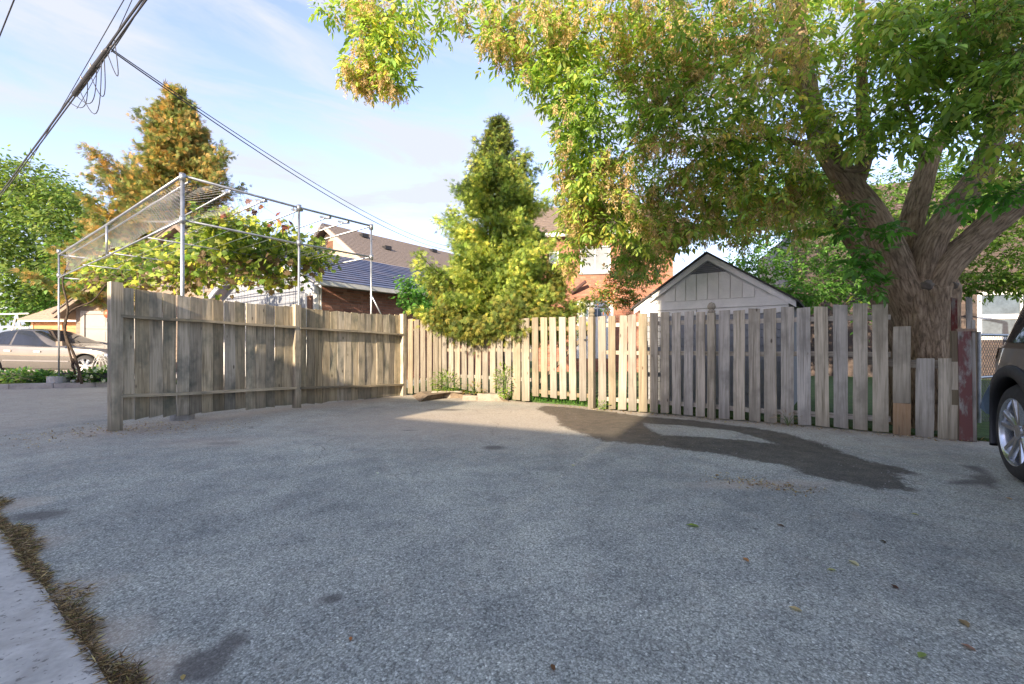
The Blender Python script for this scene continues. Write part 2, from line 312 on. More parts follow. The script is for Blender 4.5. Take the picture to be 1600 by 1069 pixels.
crk = math2(t, 'MULTIPLY', ramp(t, cv.outputs['Distance'], [(.0, (1, 1, 1)), (.0035, (0, 0, 0))]), ramp(t, big, [(.5, (0, 0, 0)), (.6, (.75, .75, .75))])); col = mixc(t, crk, col, (.05, .048, .045))
t.links.new(col, b.inputs['Base Color'])
rg = nd(t, 'ShaderNodeMapRange', **{'To Min': .9, 'To Max': .62}); t.links.new(dmf, rg.inputs[0]); t.links.new(rg.outputs[0], b.inputs['Roughness']); b.inputs['Specular IOR Level'].default_value = .3
h = math2(t, 'ADD', math2(t, 'MULTIPLY', vo.outputs['Distance'], -.7), math2(t, 'MULTIPLY', n4, .5)); bump(t, b, h, .7, .006)
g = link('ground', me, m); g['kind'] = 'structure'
# far lawns and yards behind the fences: a sheet a little above the asphalt
m, t, b = newmat('lawn_soil'); c = nd(t, 'ShaderNodeTexCoord'); n_ = noise(t, c.outputs['Object'], 9, 8, .7)
t.links.new(ramp(t, n_, [(.3, (.03, .045, .015)), (.5, (.05, .10, .02)), (.75, (.10, .16, .04))]), b.inputs['Base Color']); b.inputs['Roughness'].default_value = .95; bump(t, b, n_, .8, .03)
mb = MB(); lw = [(-2.15, 9.62, .03), (-1.4, 9.66, .03), (5.35, 4.80, .03), (9, 3.0, .03), (60, 0, .03), (60, 90, .03), (-2.5, 90, .03), (-2.5, 9.8, .03)]
lw2 = [(x, y, -.05) for x, y, z in lw]; nL = len(lw)
mb.add(lw + lw2, [tuple(range(nL))] + [(i, (i + 1) % nL, nL + (i + 1) % nL, nL + i) for i in range(nL)])
o = mb.build('lawn', m); o['kind'] = 'structure'; M_LAWN = m
# grass showing under the gate
n = 5200; tt = RNG.uniform(-2.4, 5.0, n); off = RNG.uniform(.08, .9, n) ** 1.3
P = np.stack([tt + off * .58, 8.487 - .713 * tt + off * .81, np.full(n, .03)], 1); k = (tt < 2.2)
P = P[k]; n = len(P); D = rand_unit(n) * .5; D[:, 2] = 1
o = link('grass', leaf_mesh('grass', T_LEAF, P, D, rand_unit(n), np.stack([np.full(n, .02), RNG.uniform(.04, .12, n), np.full(n, .04)], 1), pick([(.05, .15, .02), (.08, .2, .03), (.12, .2, .05)], [2, 2, 1], n)), M_LEAF)
tag(o, 'strip of short green lawn grass showing through the gap under the wooden gate', 'grass', kind='stuff')
# concrete slab, lower left
m = plain('pale_slab_concrete', (.47, .46, .425), .85, 0, .22, 5, .6); t = m.node_tree; b = t.nodes['Principled BSDF']; c = nd(t, 'ShaderNodeTexCoord'); src = b.inputs['Base Color'].links[0].from_socket; nq = noise(t, c.outputs['Object'], 38, 4, .6); nr = noise(t, c.outputs['Object'], 2.3, 7, .7, 1.); cx1 = mixc(t, ramp(t, nq, [(.60, (0, 0, 0)), (.66, (.8, .8, .8))]), src, (.10, .095, .085)); cx1 = mixc(t, ramp(t, nr, [(.48, (0, 0, 0)), (.68, (.7, .7, .7))]), cx1, (.27, .25, .22)); t.links.new(cx1, b.inputs['Base Color'])
e0 = Vector((*G(0, 832), 0)); e1 = Vector((*G(165, 1069), 0)); ed = (e1 - e0).normalized(); el = Vector((ed.y, -ed.x, 0)); el = -el if el.x > 0 else el
mb = MB(); seg = []
for k in range(0, 60):
    p = e0 + ed * (-7 + k * .25) + el * (.006 * math.sin(k * 2.1) + .004 * math.sin(k * 5.3)); seg.append(p)
vs_ = [(p.x, p.y, .022) for p in seg] + [((p + el * 4).x, (p + el * 4).y, .022) for p in seg] + [(p.x - el.x * .008, p.y - el.y * .008, -.05) for p in seg]
nn = len(seg); mb.add(vs_, [(i, i + 1, nn + i + 1, nn + i) for i in range(nn - 1)] + [(i, 2 * nn + i, 2 * nn + i + 1, i + 1) for i in range(nn - 1)])
o = mb.build('pavement', m); o['kind'] = 'structure'
# dead grass and dirt along the slab edge
n = 26000; tt = RNG.uniform(-1.3, 2.6, n); wv = .055 + .045 * np.sin(tt * 6.3) + .03 * np.sin(tt * 17)
cl = (np.sin(tt * 9.1 + 1) + np.sin(tt * 3.7)) * .25 + .6
sd = RNG.uniform(0, 1, n) ** 1.5 * np.maximum(wv, .03); k = RNG.uniform(0, 1, n) < np.clip(cl, .3, 1)
P = np.array([e0.x, e0.y, .002]) + tt[:, None] * np.array(ed)[None] - sd[:, None] * np.array(el)[None]; P[:, 2] = RNG.uniform(.0, .03, n); P = P[k]; n = len(P)
D = rand_unit(n); D[:, 2] = np.abs(D[:, 2]) * .16
o = link('dead_grass', leaf_mesh('dead_grass', T_SEED, P, D, rand_unit(n), np.stack([RNG.uniform(.006, .014, n), RNG.uniform(.015, .05, n), np.full(n, .02)], 1), pick([(.26, .19, .11), (.38, .30, .19), (.14, .10, .065), (.08, .06, .04), (.11, .13, .04)], [3, 2, 3, 3, .6], n, .25)), M_LEAF)
tag(o, 'strip of dry brown grass and litter along the pale concrete slab', 'dead grass', kind='stuff')
# dry leaf and twig litter along fence feet
n = 4200; P = np.stack([RNG.uniform(-6, 6, n), RNG.uniform(1.3, 8.5, n), np.zeros(n)], 1); k = P[:, 1] < 8.2 - .713 * P[:, 0]; k &= RNG.uniform(0, 1, n) < .35 + .65 * (np.sin(P[:, 0] * 2.3) * np.sin(P[:, 1] * 1.9 + 1) > .1); P = P[k]; n = len(P); P[:, 2] = bumpy(P[:, 0], P[:, 1]) * np.exp(-(np.hypot(P[:, 0], P[:, 1] - 4) / 12) ** 2) + .001
o = link('grit', leaf_mesh('grit', (np.array([[-.5,-.4,0],[.5,-.5,0],[.4,.5,0],[-.5,.4,0],[0,0,.6]]), [(0,1,4),(1,2,4),(2,3,4),(3,0,4)]), P, np.array([[0, 1., 0]]) + rand_unit(n) * .7 * np.array([1, 1, 0]), np.tile(np.array([[0, 0, -1.]]), (n, 1)) * -1., RNG.uniform(.003, .010, n), pick([(.45, .44, .42), (.30, .29, .28), (.09, .08, .07), (.25, .19, .13)], [2, 3, 3, 2], n, .2)), plain('grit_stone', (.3, .29, .28), .9, 0, .3, 40, .2)); tag(o, 'loose grit and small stones strewn over the asphalt', 'grit', kind='stuff')
def litter(name, label, pts, n, spread, sz=(.015, .05), cols=None):
    P = []; tot = sum(math.dist(pts[i], pts[i + 1]) for i in range(len(pts) - 1))
    for i in range(len(pts) - 1):
        a, b_ = pts[i], pts[i + 1]; kk = int(n * math.dist(a, b_) / tot); s = RNG.uniform(0, 1, kk)
        P.append(np.stack([a[0] + (b_[0] - a[0]) * s + RNG.normal(0, spread, kk), a[1] + (b_[1] - a[1]) * s + RNG.normal(0, spread, kk), RNG.uniform(.004, .02, kk)], 1))
    P = np.concatenate(P); n = len(P); P[:, 2] += bumpy(P[:, 0], P[:, 1]).clip(0); D = rand_unit(n); D[:, 2] *= .25
    o = link(name, leaf_mesh(name, T_LEAF, P, D, np.array([[0, 0, 1.]]) + rand_unit(n) * .3, np.stack([RNG.uniform(.4, .9, n) * .03, RNG.uniform(*sz, n), np.full(n, .03)], 1), pick(cols or [(.25, .16, .07), (.33, .25, .13), (.12, .08, .05), (.4, .33, .2)], [3, 2, 3, 1] if not cols else [1] * len(cols), n, .2)), M_LEAF)
    tag(o, label, 'leaf litter', kind='stuff')
litter('leaf_litter', 'dry leaf litter scattered on the drive left of the tall fence post', [G(20, 690), G(160, 672), G(330, 668)], 700, .3)
litter('leaf_litter', 'crumbs of leaves and dirt along the foot of the picket fence', [(.6, 7.9), (3.2, 6.05), (4.9, 4.82)], 700, .07)
litter('leaf_litter', 'drift of dry leaves behind the red post beside the dark car', [(5.1, 5.2), (5.7, 5.0)], 420, .16, (.03, .07))
litter('leaf_litter', 'brown debris streak on the asphalt in front of the damp patch', [G(1120, 748), G(1260, 768)], 260, .08, (.01, .03))
# ================================================================== fences
def board_mesh(wd, h, th, top=.006, n=5, seed=0, round_top=False, warp=.004):
    rr = random.Random(seed); mb = MB(); vs = []
    for k in range(n):
        z = h * k / (n - 1); dx = rr.uniform(-.002, .002); dy = warp * math.sin(PI * k / (n - 1)) * rr.uniform(-1, 1); e = rr.uniform(-.002, .002)
        zt = [0] * 4
        if k == n - 1: s = rr.uniform(-top, top); zt = [s, -s + rr.uniform(-.003, .003), -s, s]
        if k == 0: s = rr.uniform(-top, top); zt = [s, -s, -s, s]
        for i, (sx, sy) in enumerate(((-1, -1), (1, -1), (1, 1), (-1, 1))):
            vs.append((sx * (wd / 2 + e) + dx, sy * th / 2 + dy, z + zt[i]))
    fs = [(4*k+i, 4*k+(i+1)%4, 4*k+4+(i+1)%4, 4*k+4+i) for k in range(n - 1) for i in range(4)] + [(3, 2, 1, 0), tuple(range(4*n-4, 4*n))]
    mb.add(vs, fs); me = mb.mesh('board'); return me
def put_board(parent, x, y, z0, z1, ang, wd, mat, th=.018, name='board', lean=0, seed=None, top=.006, warp=.004):
    s = seed if seed is not None else random.randrange(9999)
    o = link(name, board_mesh(wd, z1 - z0, th, top, 5, s, warp=warp), mat, parent); o.location = (x, y, z0); o.rotation_euler = (random.uniform(-.006, .006), lean + random.uniform(-.004, .004), ang); return o
def rail(parent, p0, p1, w_, h_, mat, name='rail'):
    p0 = Vector(p0); p1 = Vector(p1); L = (p1 - p0).length
    mb = MB(); n = 6      # board along local z so that the grain follows it
    me = board_mesh(w_, L, h_, .003, 6, random.randrange(999), warp=.012); o = link(name, me, mat, parent); o.location = p0
    d = (p1 - p0).normalized(); up = Vector((0, 0, 1)); xx = d.cross(up).normalized(); yy = d.cross(xx)
    o.rotation_euler = Matrix((xx, yy, d)).transposed().to_euler(); return o
# --- tall board fence on the left, rails towards the camera
PA, PB, PC = Vector((-4.84, 5.55, 0)), Vector((-3.60, 7.60, 0)), Vector((-2.27, 9.48, 0))
fen = empty('board_fence', (0, 0, 0), label='tall weathered board fence with sagging rails on the left of the parking area', cat='fence')
def post(parent, p, z1, s, ang, mat, z0=-.05, name='post', lean=0):
    o = link(name, board_mesh(s, z1 - z0, s, .006, 5, random.randrange(999), warp=.006), mat, parent); o.location = (p[0], p[1], z0); o.rotation_euler = (0, lean, ang); return o
angL = math.atan2(PB.y - PA.y, PB.x - PA.x)
post(fen, PA, 1.81, .115, angL, M_WOODL); post(fen, PB, 1.72, .10, angL, M_WOODL); post(fen, PC, 1.70, .10, angL, M_WOODL)
NR = Vector((.83, -.55, 0))            # towards the parking side
for (A, B, nb, hs, bs, rt, rb) in ((PA, PB, 15, (1.765, 1.685), (.125, .05), (1.40, 1.345), (.42, .335)), (PB, PC, 15, (1.685, 1.68), (.05, .0), (1.335, 1.27), (.33, .235))):
    d = (B - A); L = d.length; d.normalize(); ang = math.atan2(d.y, d.x); u0 = .052; wd = (L - .104) / nb
    for i in range(nb):
        f = (i + .5) / nb; p = A + d * (u0 + (i + .5) * wd) - NR * .035; sag = -.028 * math.sin(PI * f)
        z1 = hs[0] + (hs[1] - hs[0]) * f + sag + random.uniform(-.006, .006); z0 = bs[0] + (bs[1] - bs[0]) * f + random.uniform(-.012, .012)
        put_board(fen, p.x, p.y, z0, z1, ang + random.gauss(0, .012), wd - (.002 + (.007 * random.random() if A is PA else .003 * random.random())), M_WOODL, .017, top=.014, warp=.01, lean=random.gauss(0, .003))
    for (r0, r1) in (rt, rb):
        a = A + d * .04 + NR * .015; b_ = B - d * .03 + NR * .015
        rail(fen, (a.x, a.y, r0), (b_.x, b_.y, r1), .085, .036, M_WOODL)
# --- picket fence along Z = 8.487 - .713 X
FD = Vector((.814, -.581, 0)); FN = Vector((-.581, -.814, 0)); FA = math.atan2(FD.y, FD.x)   # FN points at the camera side
def fp(px, off=0):
    r = (px - 800) / F; c = 8.487 + off / .814; Z = c / (1 + .713 * r); return Vector((r * Z, Z, 0))
pk = empty('picket_fence', (0, 0, 0), label='long weathered picket fence of spaced vertical boards across the back of the lot', cat='fence')
def pick_mat(x):
    return M_WOODT if x < 2.1 else M_WOODP  # changes over at the edge of the sunlight on the fence
def run(parent, px0, px1, n, wd, z0f, z1f, skip=(), mats=None):
    a, b_ = fp(px0), fp(px1)
    for i in range(n):
        if i in skip: continue
        f = (i + .5) / n; p = a.lerp(b_, f) ; put_board(parent, p.x, p.y, z0f(f) + random.uniform(-.008, .008), z1f(f) + random.uniform(-.012, .012), FA, wd * random.uniform(.95, 1.05), (mats or pick_mat)(p.x), .019, lean=random.gauss(0, .006))
# A: four pickets by the corner, straight ahead of the corner post
a, b_ = Vector((-2.17, 9.50, 0)), Vector((-1.52, 9.57, 0))
for i in range(5):
    p = a.lerp(b_, (i + .35) / 5); put_board(pk, p.x, p.y, .03 + .02 * random.random(), 1.60 - .015 * i, .1, .10, M_WOODT, .019)
rail(pk, (a.x, a.y + .04, 1.38), (b_.x, b_.y + .04, 1.38), .05, .038, M_WOODT); rail(pk, (a.x, a.y + .04, .34), (b_.x, b_.y + .04, .34), .05, .038, M_WOODT)
p = Vector((-1.50, 9.60, 0)); post(pk, p, 1.56, .09, FA, M_WOODT)
run(pk, 690, 800, 10, .132, lambda f: .20 - .12 * f, lambda f: 1.52 + .03 * f)
run(pk, 800, 829, 2, .165, lambda f: .03, lambda f: 1.54)
run(pk, 934, 1104, 10, .126, lambda f: .02, lambda f: 1.53)
run(pk, 1120, 1392, 10, .142, lambda f: .02, lambda f: 1.535)
for (px0, px1, zz) in ((690, 829, (1.36, .95, .42)), (934, 1392, (1.37, .93, .17))):
    for z in zz:
        a = fp(px0) - FN * .035; b_ = fp(px1) - FN * .035; rail(pk, (a.x, a.y, z), (b_.x, b_.y, z), .038, .062, M_WOODT if px0 < 900 else M_WOODP)
def finial_post(px, h, mat, lab=None):
    p = fp(px) + FN * .01; o = post(pk, p, h, .095, FA, mat)
    prof = [(0, .036), (.012, .052), (.03, .052), (.04, .036), (.05, .036), (.065, .052), (.09, .058), (.115, .052), (.14, .034), (.152, .012), (.155, .001)]
    mb = MB(); nn = 14; vs_ = [(r * math.cos(2*PI*k/nn), r * math.sin(2*PI*k/nn), z) for z, r in prof for k in range(nn)]
    mb.add(vs_, [(i*nn+k, i*nn+(k+1)%nn, (i+1)*nn+(k+1)%nn, (i+1)*nn+k) for i in range(len(prof)-1) for k in range(nn)])
    q = mb.build('finial', mat, o, smooth=True); q.location = (0, 0, h + .05)
finial_post(925, 1.52, M_WOODT); finial_post(1112, 1.50, M_WOODP)
# gate
gt = empty('wooden_gate', (0, 0, 0), label='sagging wooden garden gate of seven boards hung clear of the ground', cat='gate')
a, b_ = fp(830), fp(919)
for i in range(6):
    p = a.lerp(b_, (i + .5) / 6); put_board(gt, p.x, p.y, .13 - .02 * i / 6, 1.545 - .004 * i, FA, .128, M_WOODT, .019, lean=-.012)
for z in (1.35, .22):
    q0 = a - FN * .035; q1 = b_ - FN * .035; rail(gt, (q0.x, q0.y, z), (q1.x, q1.y, z - .02), .038, .07, M_WOODB)
q0 = a - FN * .07; q1 = b_ - FN * .07; rail(gt, (q0.x, q0.y, .25), (q1.x, q1.y, 1.3), .03, .06, M_WOODB, 'brace')
mb = MB(); p = fp(918) + FN * .025; mb.box(-.05, .05, -.008, .008, 1.12, 1.15, frame(p.x, p.y, *FD.xy)); mb.build('latch', M_BLACK, gt)
# patched end: low boards and rail
pe = empty('patched_fence_end', (0, 0, 0), label='low patched end of the fence with short boards in front of the big tree trunk', cat='fence')
for (x0, x1, yt, yb, mt, off) in ((1395, 1423, 510, 680, M_WOODP, .012), (1430, 1459, 560, 684, M_WOODP, 0), (1465, 1496, 560, 689, M_WOODP, 0)):
    p = fp((x0 + x1) / 2); Z = p.y; wd = (fp(x1) - fp(x0)).length; z1 = CAM_H + (HZ - yt) / F * Z
    if x0 == 1395:
        put_board(pe, p.x, p.y, .37, z1, FA, wd, mt, .02, top=.003); o = put_board(pe, p.x, p.y, .0, .368, FA, wd * .99, M_BARE, .02, top=.003); o['label'] = 'newer orange lower piece of the patched board'
    else: put_board(pe, p.x, p.y, .0, z1, FA, wd, mt, .02, top=.004, lean=.008)
a = fp(1352) - FN * .06; b_ = fp(1500) - FN * .06; rail(pe, (a.x, a.y, .85), (b_.x, b_.y, .82), .04, .09, M_WOODP)
# red posts
rp_ = empty('red_boards', (0, 0, 0), label='peeling dark red boards and post at the right end of the fence', cat='post')
for (x0, x1, yt, dy, mt) in ((1488, 1497, 466, .10, M_RED), (1499, 1520, 518, -.03, M_RED), (1512, 1522, 465, .16, M_WOODP), (1520, 1525, 500, .0, M_WOODP)):
    p = fp((x0 + x1) / 2, dy); wd = max(.03, (fp(x1, dy) - fp(x0, dy)).length); z1 = CAM_H + (HZ - yt) / F * p.y; put_board(rp_, p.x, p.y, 0, z1, FA, wd, mt, .045 if dy > 0 else .03, top=.012, lean=-.01)
mb = MB(); p = fp(1505, .04); mb.box(-.1, .1, -.05, .05, 0, 1.2, frame(p.x, p.y, *FD.xy)); mb.build('post', M_WOODB, rp_)
mb = MB(); p = fp(1509, -.0); mb.box(-.075, .075, -.035, .035, 0, .03, frame(p.x, p.y, *FD.xy, 1.19)); mb.build('cap', M_BARE, rp_)
# kerb blocks in front of the pickets
for i, (x0, x1, y, lab) in enumerate(((674, 722, 622, 'worn stone block half buried by the weeds at the picket fence corner'), (722, 748, 626, 'small tilted stone between the two kerb blocks by the picket fence'), (746, 794, 627, 'long squared stone block lying by the foot of the picket fence'))):
    a = G(x0, y); b_ = G(x1, y); L = math.dist(a, b_); mb = MB(); rr = random.Random(i)
    mb.box(0, L, 0, .22, -.02, .13 if i != 1 else .09, frame(a[0], a[1], b_[0] - a[0], b_[1] - a[1]))
    me_ = mb.mesh('stone_block'); bm = bmesh.new(); bm.from_mesh(me_); bmesh.ops.subdivide_edges(bm, edges=bm.edges, cuts=4, use_grid_fill=True)
    from mathutils import noise as MN
    for v in bm.verts: v.co += MN.noise_vector(v.co * 9) * .022
    bm.to_mesh(me_); bm.free(); me_.shade_smooth(); tag(link('stone_block', me_, plain('worn_stone', (.33, .28, .22), .9, 0, .3, 9, .6)), lab, 'stone', 'stone blocks at the picket fence')
mb = MB(); a0_ = [G(655, 628), G(690, 622), G(740, 622), (0.02, 8.36), (-.9, 9.2), (-1.6, 9.6), (-2.1, 9.45)]
P_ = a0_; cxm = sum(p[0] for p in P_) / len(P_); cym = sum(p[1] for p in P_) / len(P_)
mb.add([(cxm, cym, .12)] + [(cxm + (x - cxm) * .75, cym + (y - cym) * .75, .10) for x, y in P_] + [(x, y, -.01) for x, y in P_], [(0, 1 + i, 1 + (i + 1) % 7) for i in range(7)] + [(1 + i, 8 + i, 8 + (i + 1) % 7, 1 + (i + 1) % 7) for i in range(7)])
o = mb.build('soil', plain('dry_soil', (.19, .145, .10), .95, 0, .35, 12, .9)); o['kind'] = 'structure'
# ================================================================== buildings
def brickmat(name, cs, island):
    m, t, b = newmat(name)
    r = nd(t, 'ShaderNodeNewGeometry').outputs['Random Per Island'] if island else nd(t, 'ShaderNodeObjectInfo').outputs['Random']
    c = nd(t, 'ShaderNodeTexCoord'); n = noise(t, c.outputs['Object'], 22, 5, .7)
    col = mixc(t, .7, ramp(t, r, [(i / (len(cs) - 1), x) for i, x in enumerate(cs)]), ramp(t, n, [(.3, (.7, .7, .7)), (.7, (1.25, 1.25, 1.25))]), 'MULTIPLY')
    t.links.new(col, b.inputs['Base Color']); b.inputs['Roughness'].default_value = .9; bump(t, b, n, .5, .004); return m
M_BRK = brickmat('red_brown_brick', [(.18, .085, .06), (.28, .13, .09), (.35, .17, .12), (.22, .10, .075), (.40, .21, .15)], False)
M_BRKI = brickmat('orange_red_brick', [(.32, .13, .08), (.38, .155, .09), (.28, .11, .07), (.42, .19, .12), (.23, .10, .07)], True)
M_MORT = plain('mortar', (.25, .215, .185), .95, 0, .15, 20, .4)
def brick_wall(parent, M, L, z0, z1, openings=(), single=False, mat=None, depth=.1):
    q = MB(); q.box(.004, L - .004, .008, .2, z0, z1, M)
    # cut the mortar backing round openings by building it as strips
    xs_ = sorted({0., L, *[o[0] for o in openings], *[o[1] for o in openings]}); zs_ = sorted({z0, z1, *[o[2] for o in openings], *[o[3] for o in openings]})
    q = MB()
    for i in range(len(xs_) - 1):
        for j in range(len(zs_) - 1):
            cx_, cz_ = (xs_[i] + xs_[i+1]) / 2, (zs_[j] + zs_[j+1]) / 2
            if not any(o[0] < cx_ < o[1] and o[2] < cz_ < o[3] for o in openings): q.box(xs_[i], xs_[i+1], .008, .2, zs_[j], zs_[j+1], M)
    q.build('mortar_bed', M_MORT, parent)
    bw, bh = .2, .065; me_ = None; mb = MB(); cnt = 0; rows = int((z1 - z0) / (bh + .01)); lst = []
    for r_ in range(rows):
        z = z0 + r_ * (bh + .01) + .005; x = -(bw + .01) / 2 * (r_ % 2)
        while x < L - .02:
            a, b_ = max(0, x), min(L, x + bw); cuts = [(a, b_)]
            for o in openings:
                if o[2] < z + bh / 2 < o[3]: cuts = [c for (p, s) in cuts for c in ((p, min(s, o[0])), (max(p, o[1]), s))]
            for (p, s) in cuts:
                if s - p > .03: lst.append((p, s, z))
            x += bw + .01
    if single:
        mm = MB(); mm.box(0, 1, 0, .05, 0, bh); me_ = mm.mesh('brick'); me_.materials.append(mat)
        for (p, s, z) in lst:
            o = link('brick', me_, None, parent); o.matrix_local = M @ Matrix.Translation((p, random.uniform(-.003, .002), z)) @ Matrix.Diagonal((s - p, 1, 1, 1))
    else:
        for (p, s, z) in lst: mb.box(p, s, random.uniform(-.004, .002), .05, z, z + bh, M)
        o = mb.build('bricks', mat, parent, recalc=False); o['kind'] = 'stuff'
    return len(lst)
def window(parent, M, x0, x1, z0, z1, mull=1, trans=0, fw=.07, glass=None, y=.03):
    f = MB(); f.box(x0, x1, y-.04, y + .05, z0, z0 + fw, M).box(x0, x1, y-.04, y + .05, z1 - fw, z1, M).box(x0, x0 + fw, y-.04, y + .05, z0 + fw, z1 - fw, M).box(x1 - fw, x1, y-.04, y + .05, z0 + fw, z1 - fw, M)
    o = f.build('window', M_WHITE, parent)
    for i in range(mull):
        x = x0 + (x1 - x0) * (i + 1) / (mull + 1); MB().box(x - .025, x + .025, y-.03, y + .04, z0 + fw, z1 - fw, M).build('mullion', M_WHITE, o)
    for i in range(trans):
        z = z0 + (z1 - z0) * (i + 1) / (trans + 1); MB().box(x0 + fw, x1 - fw, y-.025, y + .035, z - .02, z + .02, M).build('transom', M_WHITE, o)
    MB().box(x0 + .02, x1 - .02, y + .01, y + .02, z0 + .02, z1 - .02, M).build('pane', glass or M_GLASS, o); return o
def courses(parent, p00, p10, p01, p11, n, th, mat, name='roof', single=True, sname='shingle_course'):
    """sloping roof: lower edge p00-p10, upper edge p01-p11, n overlapping courses, each a strip"""
    p00, p10, p01, p11 = map(Vector, (p00, p10, p01, p11)); nrm = (p10 - p00).cross(p01 - p00).normalized(); nrm = nrm if nrm.z > 0 else -nrm
    base = MB(); c = [p00, p10, p11, p01]; base.add([x - nrm * .06 for x in c] + [x + nrm * .0 for x in c], [(3,2,1,0),(4,5,6,7),(0,1,5,4),(1,2,6,5),(2,3,7,6),(3,0,4,7)]); ro = base.build(name, mat, parent)
    allm = MB()
    for i in range(n):
        a, b_ = i / n, min(1, (i + 1.25) / n); q = [p00.lerp(p01, a), p10.lerp(p11, a), p10.lerp(p11, b_), p00.lerp(p01, b_)]
        lo, hi = nrm * (th + .004), nrm * .006; v = [q[0] + nrm * .003, q[1] + nrm * .003, q[2] + nrm * .001, q[3] + nrm * .001, q[0] + lo, q[1] + lo, q[2] + hi, q[3] + hi]
        fs = [(3,2,1,0),(4,5,6,7),(0,1,5,4),(1,2,6,5),(2,3,7,6),(3,0,4,7)]
        if single: MB().add(v, fs).build(sname, mat, ro)
        else: allm.add(v, fs)
    if not single: o = allm.build(sname, mat, ro)
    return ro
UV, VV = Vector((.59, .807, 0)), Vector((.807, -.59, 0))      # lot grid: away, across
def Mw(p, d, z=0): return frame(p[0], p[1], d[0], d[1], z)
# ---- small shed behind the picket fence
M_SHED = plain('shed_paint', (.80, .785, .745), .7, 0, .09, 5, .2, .05)
M_SHTRIM = plain('shed_trim', (.84, .825, .79), .7, 0, .08, 6, .2)
sh = empty('garden_shed', (2.29, 8.15, 0), label='small pale grey gabled shed with vertical boards behind the picket fence', cat='shed')
S0 = Vector((2.30, 8.16, 0)); S1 = Vector((4.15, 6.83, 0)); sd_ = (S1 - S0).normalized(); SL = (S1 - S0).length; MS = Matrix.Translation((-2.29, -8.15, 0)) @ Mw(S0, sd_)
mb = MB(); mb.prism([(0, 0), (SL, 0), (SL, 1.74), (SL / 2, 2.50), (0, 1.74)], .03, 2.4, MS); mb.build('wall', plain('blue_grey_siding', (.25, .26, .28), .7, 0, .1, 5, .2, .06), sh); MB().prism([(0, 1.54), (SL, 1.54), (SL, 1.735), (SL / 2, 2.49), (0, 1.735)], .0285, .029, MS).build('gable_panel', M_SHED, sh)
for i in range(12):                       # lap siding below the gable
    z = .04 + i * .125; mb = MB(); mb.prism([(0, 0)], 0, 0) if False else None
    c = [(0, .0, z), (SL, .0, z), (SL, .029, z), (0, .029, z), (0, .017, z + .12), (SL, .017, z + .12), (SL, .029, z + .12), (0, .029, z + .12)]
    mb.add([MS @ Vector(p) for p in c], [(0,3,2,1),(4,5,6,7),(0,1,5,4),(1,2,6,5),(2,3,7,6),(3,0,4,7)]); mb.build('siding_board', plain('blue_grey_siding', (.25, .26, .28), .7, 0, .1, 5, .2, .06), sh)
nb = 12
for i in range(nb):                       # vertical gable boards
    x0 = .10 + (SL - .2) * i / nb; x1 = .10 + (SL - .2) * (i + 1) / nb - .012
    zt = lambda x: 2.50 - .76 * abs(x - SL / 2) / (SL / 2) - .10
    pts = [(x0, 1.80), (x1, 1.80), (x1, zt(x1)), (x0, zt(x0))]
    if x0 < SL / 2 < x1: pts = [(x0, 1.80), (x1, 1.80), (x1, zt(x1)), (SL / 2, zt(SL / 2)), (x0, zt(x0))]
    if min(zt(x0), zt(x1)) < 1.84: continue
    MB().prism(pts, .004, .028, MS).build('gable_board', M_SHED, sh)
MB().box(0, SL, -.012, .026, 1.655, 1.79, MS).build('fascia_board', M_SHTRIM, sh)
MB().box(0, SL * .42, -.004, .027, 1.545, 1.645, MS).build('fascia_board', M_SHTRIM, sh); MB().box(SL * .42 + .01, SL, -.004, .027, 1.545, 1.645, MS).build('fascia_board', M_SHTRIM, sh)
for s in (0, 1):
    f = (lambda x: x) if s == 0 else (lambda x: SL - x)
    pr = [(f(-.10), 1.715), (f(SL / 2), 2.545), (f(SL / 2), 2.44), (f(-.10), 1.61)]; MB().prism(pr, -.045, -.014, MS).build('bargeboard', M_SHTRIM, sh)
    a = [(f(-.14), 1.71), (f(SL / 2), 2.58), (f(SL / 2), 2.548), (f(-.14), 1.678)]; rr_ = MB().prism(a, -.10, 2.5, MS).build('roof', plain('shed_shingle', (.06, .055, .055), .9, 0, .3, 20, .6), sh)
v = MB(); v.prism([(SL/2 - .27, 2.235), (SL/2 + .27, 2.235), (SL/2, 2.42)], -.006, .02, MS); vo_ = v.build('vent', plain('vent_grey', (.15, .15, .16), .6), sh)
for k in range(5):
    z = 2.25 + k * .03; hw = .27 * (2.42 - z) / .185 - .03; MB().box(SL/2 - hw, SL/2 + hw, -.02, -.004, z, z + .014, MS).build('slat', plain('vent_slat', (.22, .22, .24), .6), vo_)
for zz in ((0, 1.2, 'blue_grey_siding'), (1.2, 1.54, 'shed_trim')):
    MB().box(SL - .07, SL + .012, -.02, .10, zz[0], zz[1] - .002, MS).build('corner_trim', MC[zz[2]], sh); MB().box(-.012, .07, -.02, .10, zz[0], zz[1] - .002, MS).build('corner_trim', MC[zz[2]], sh)
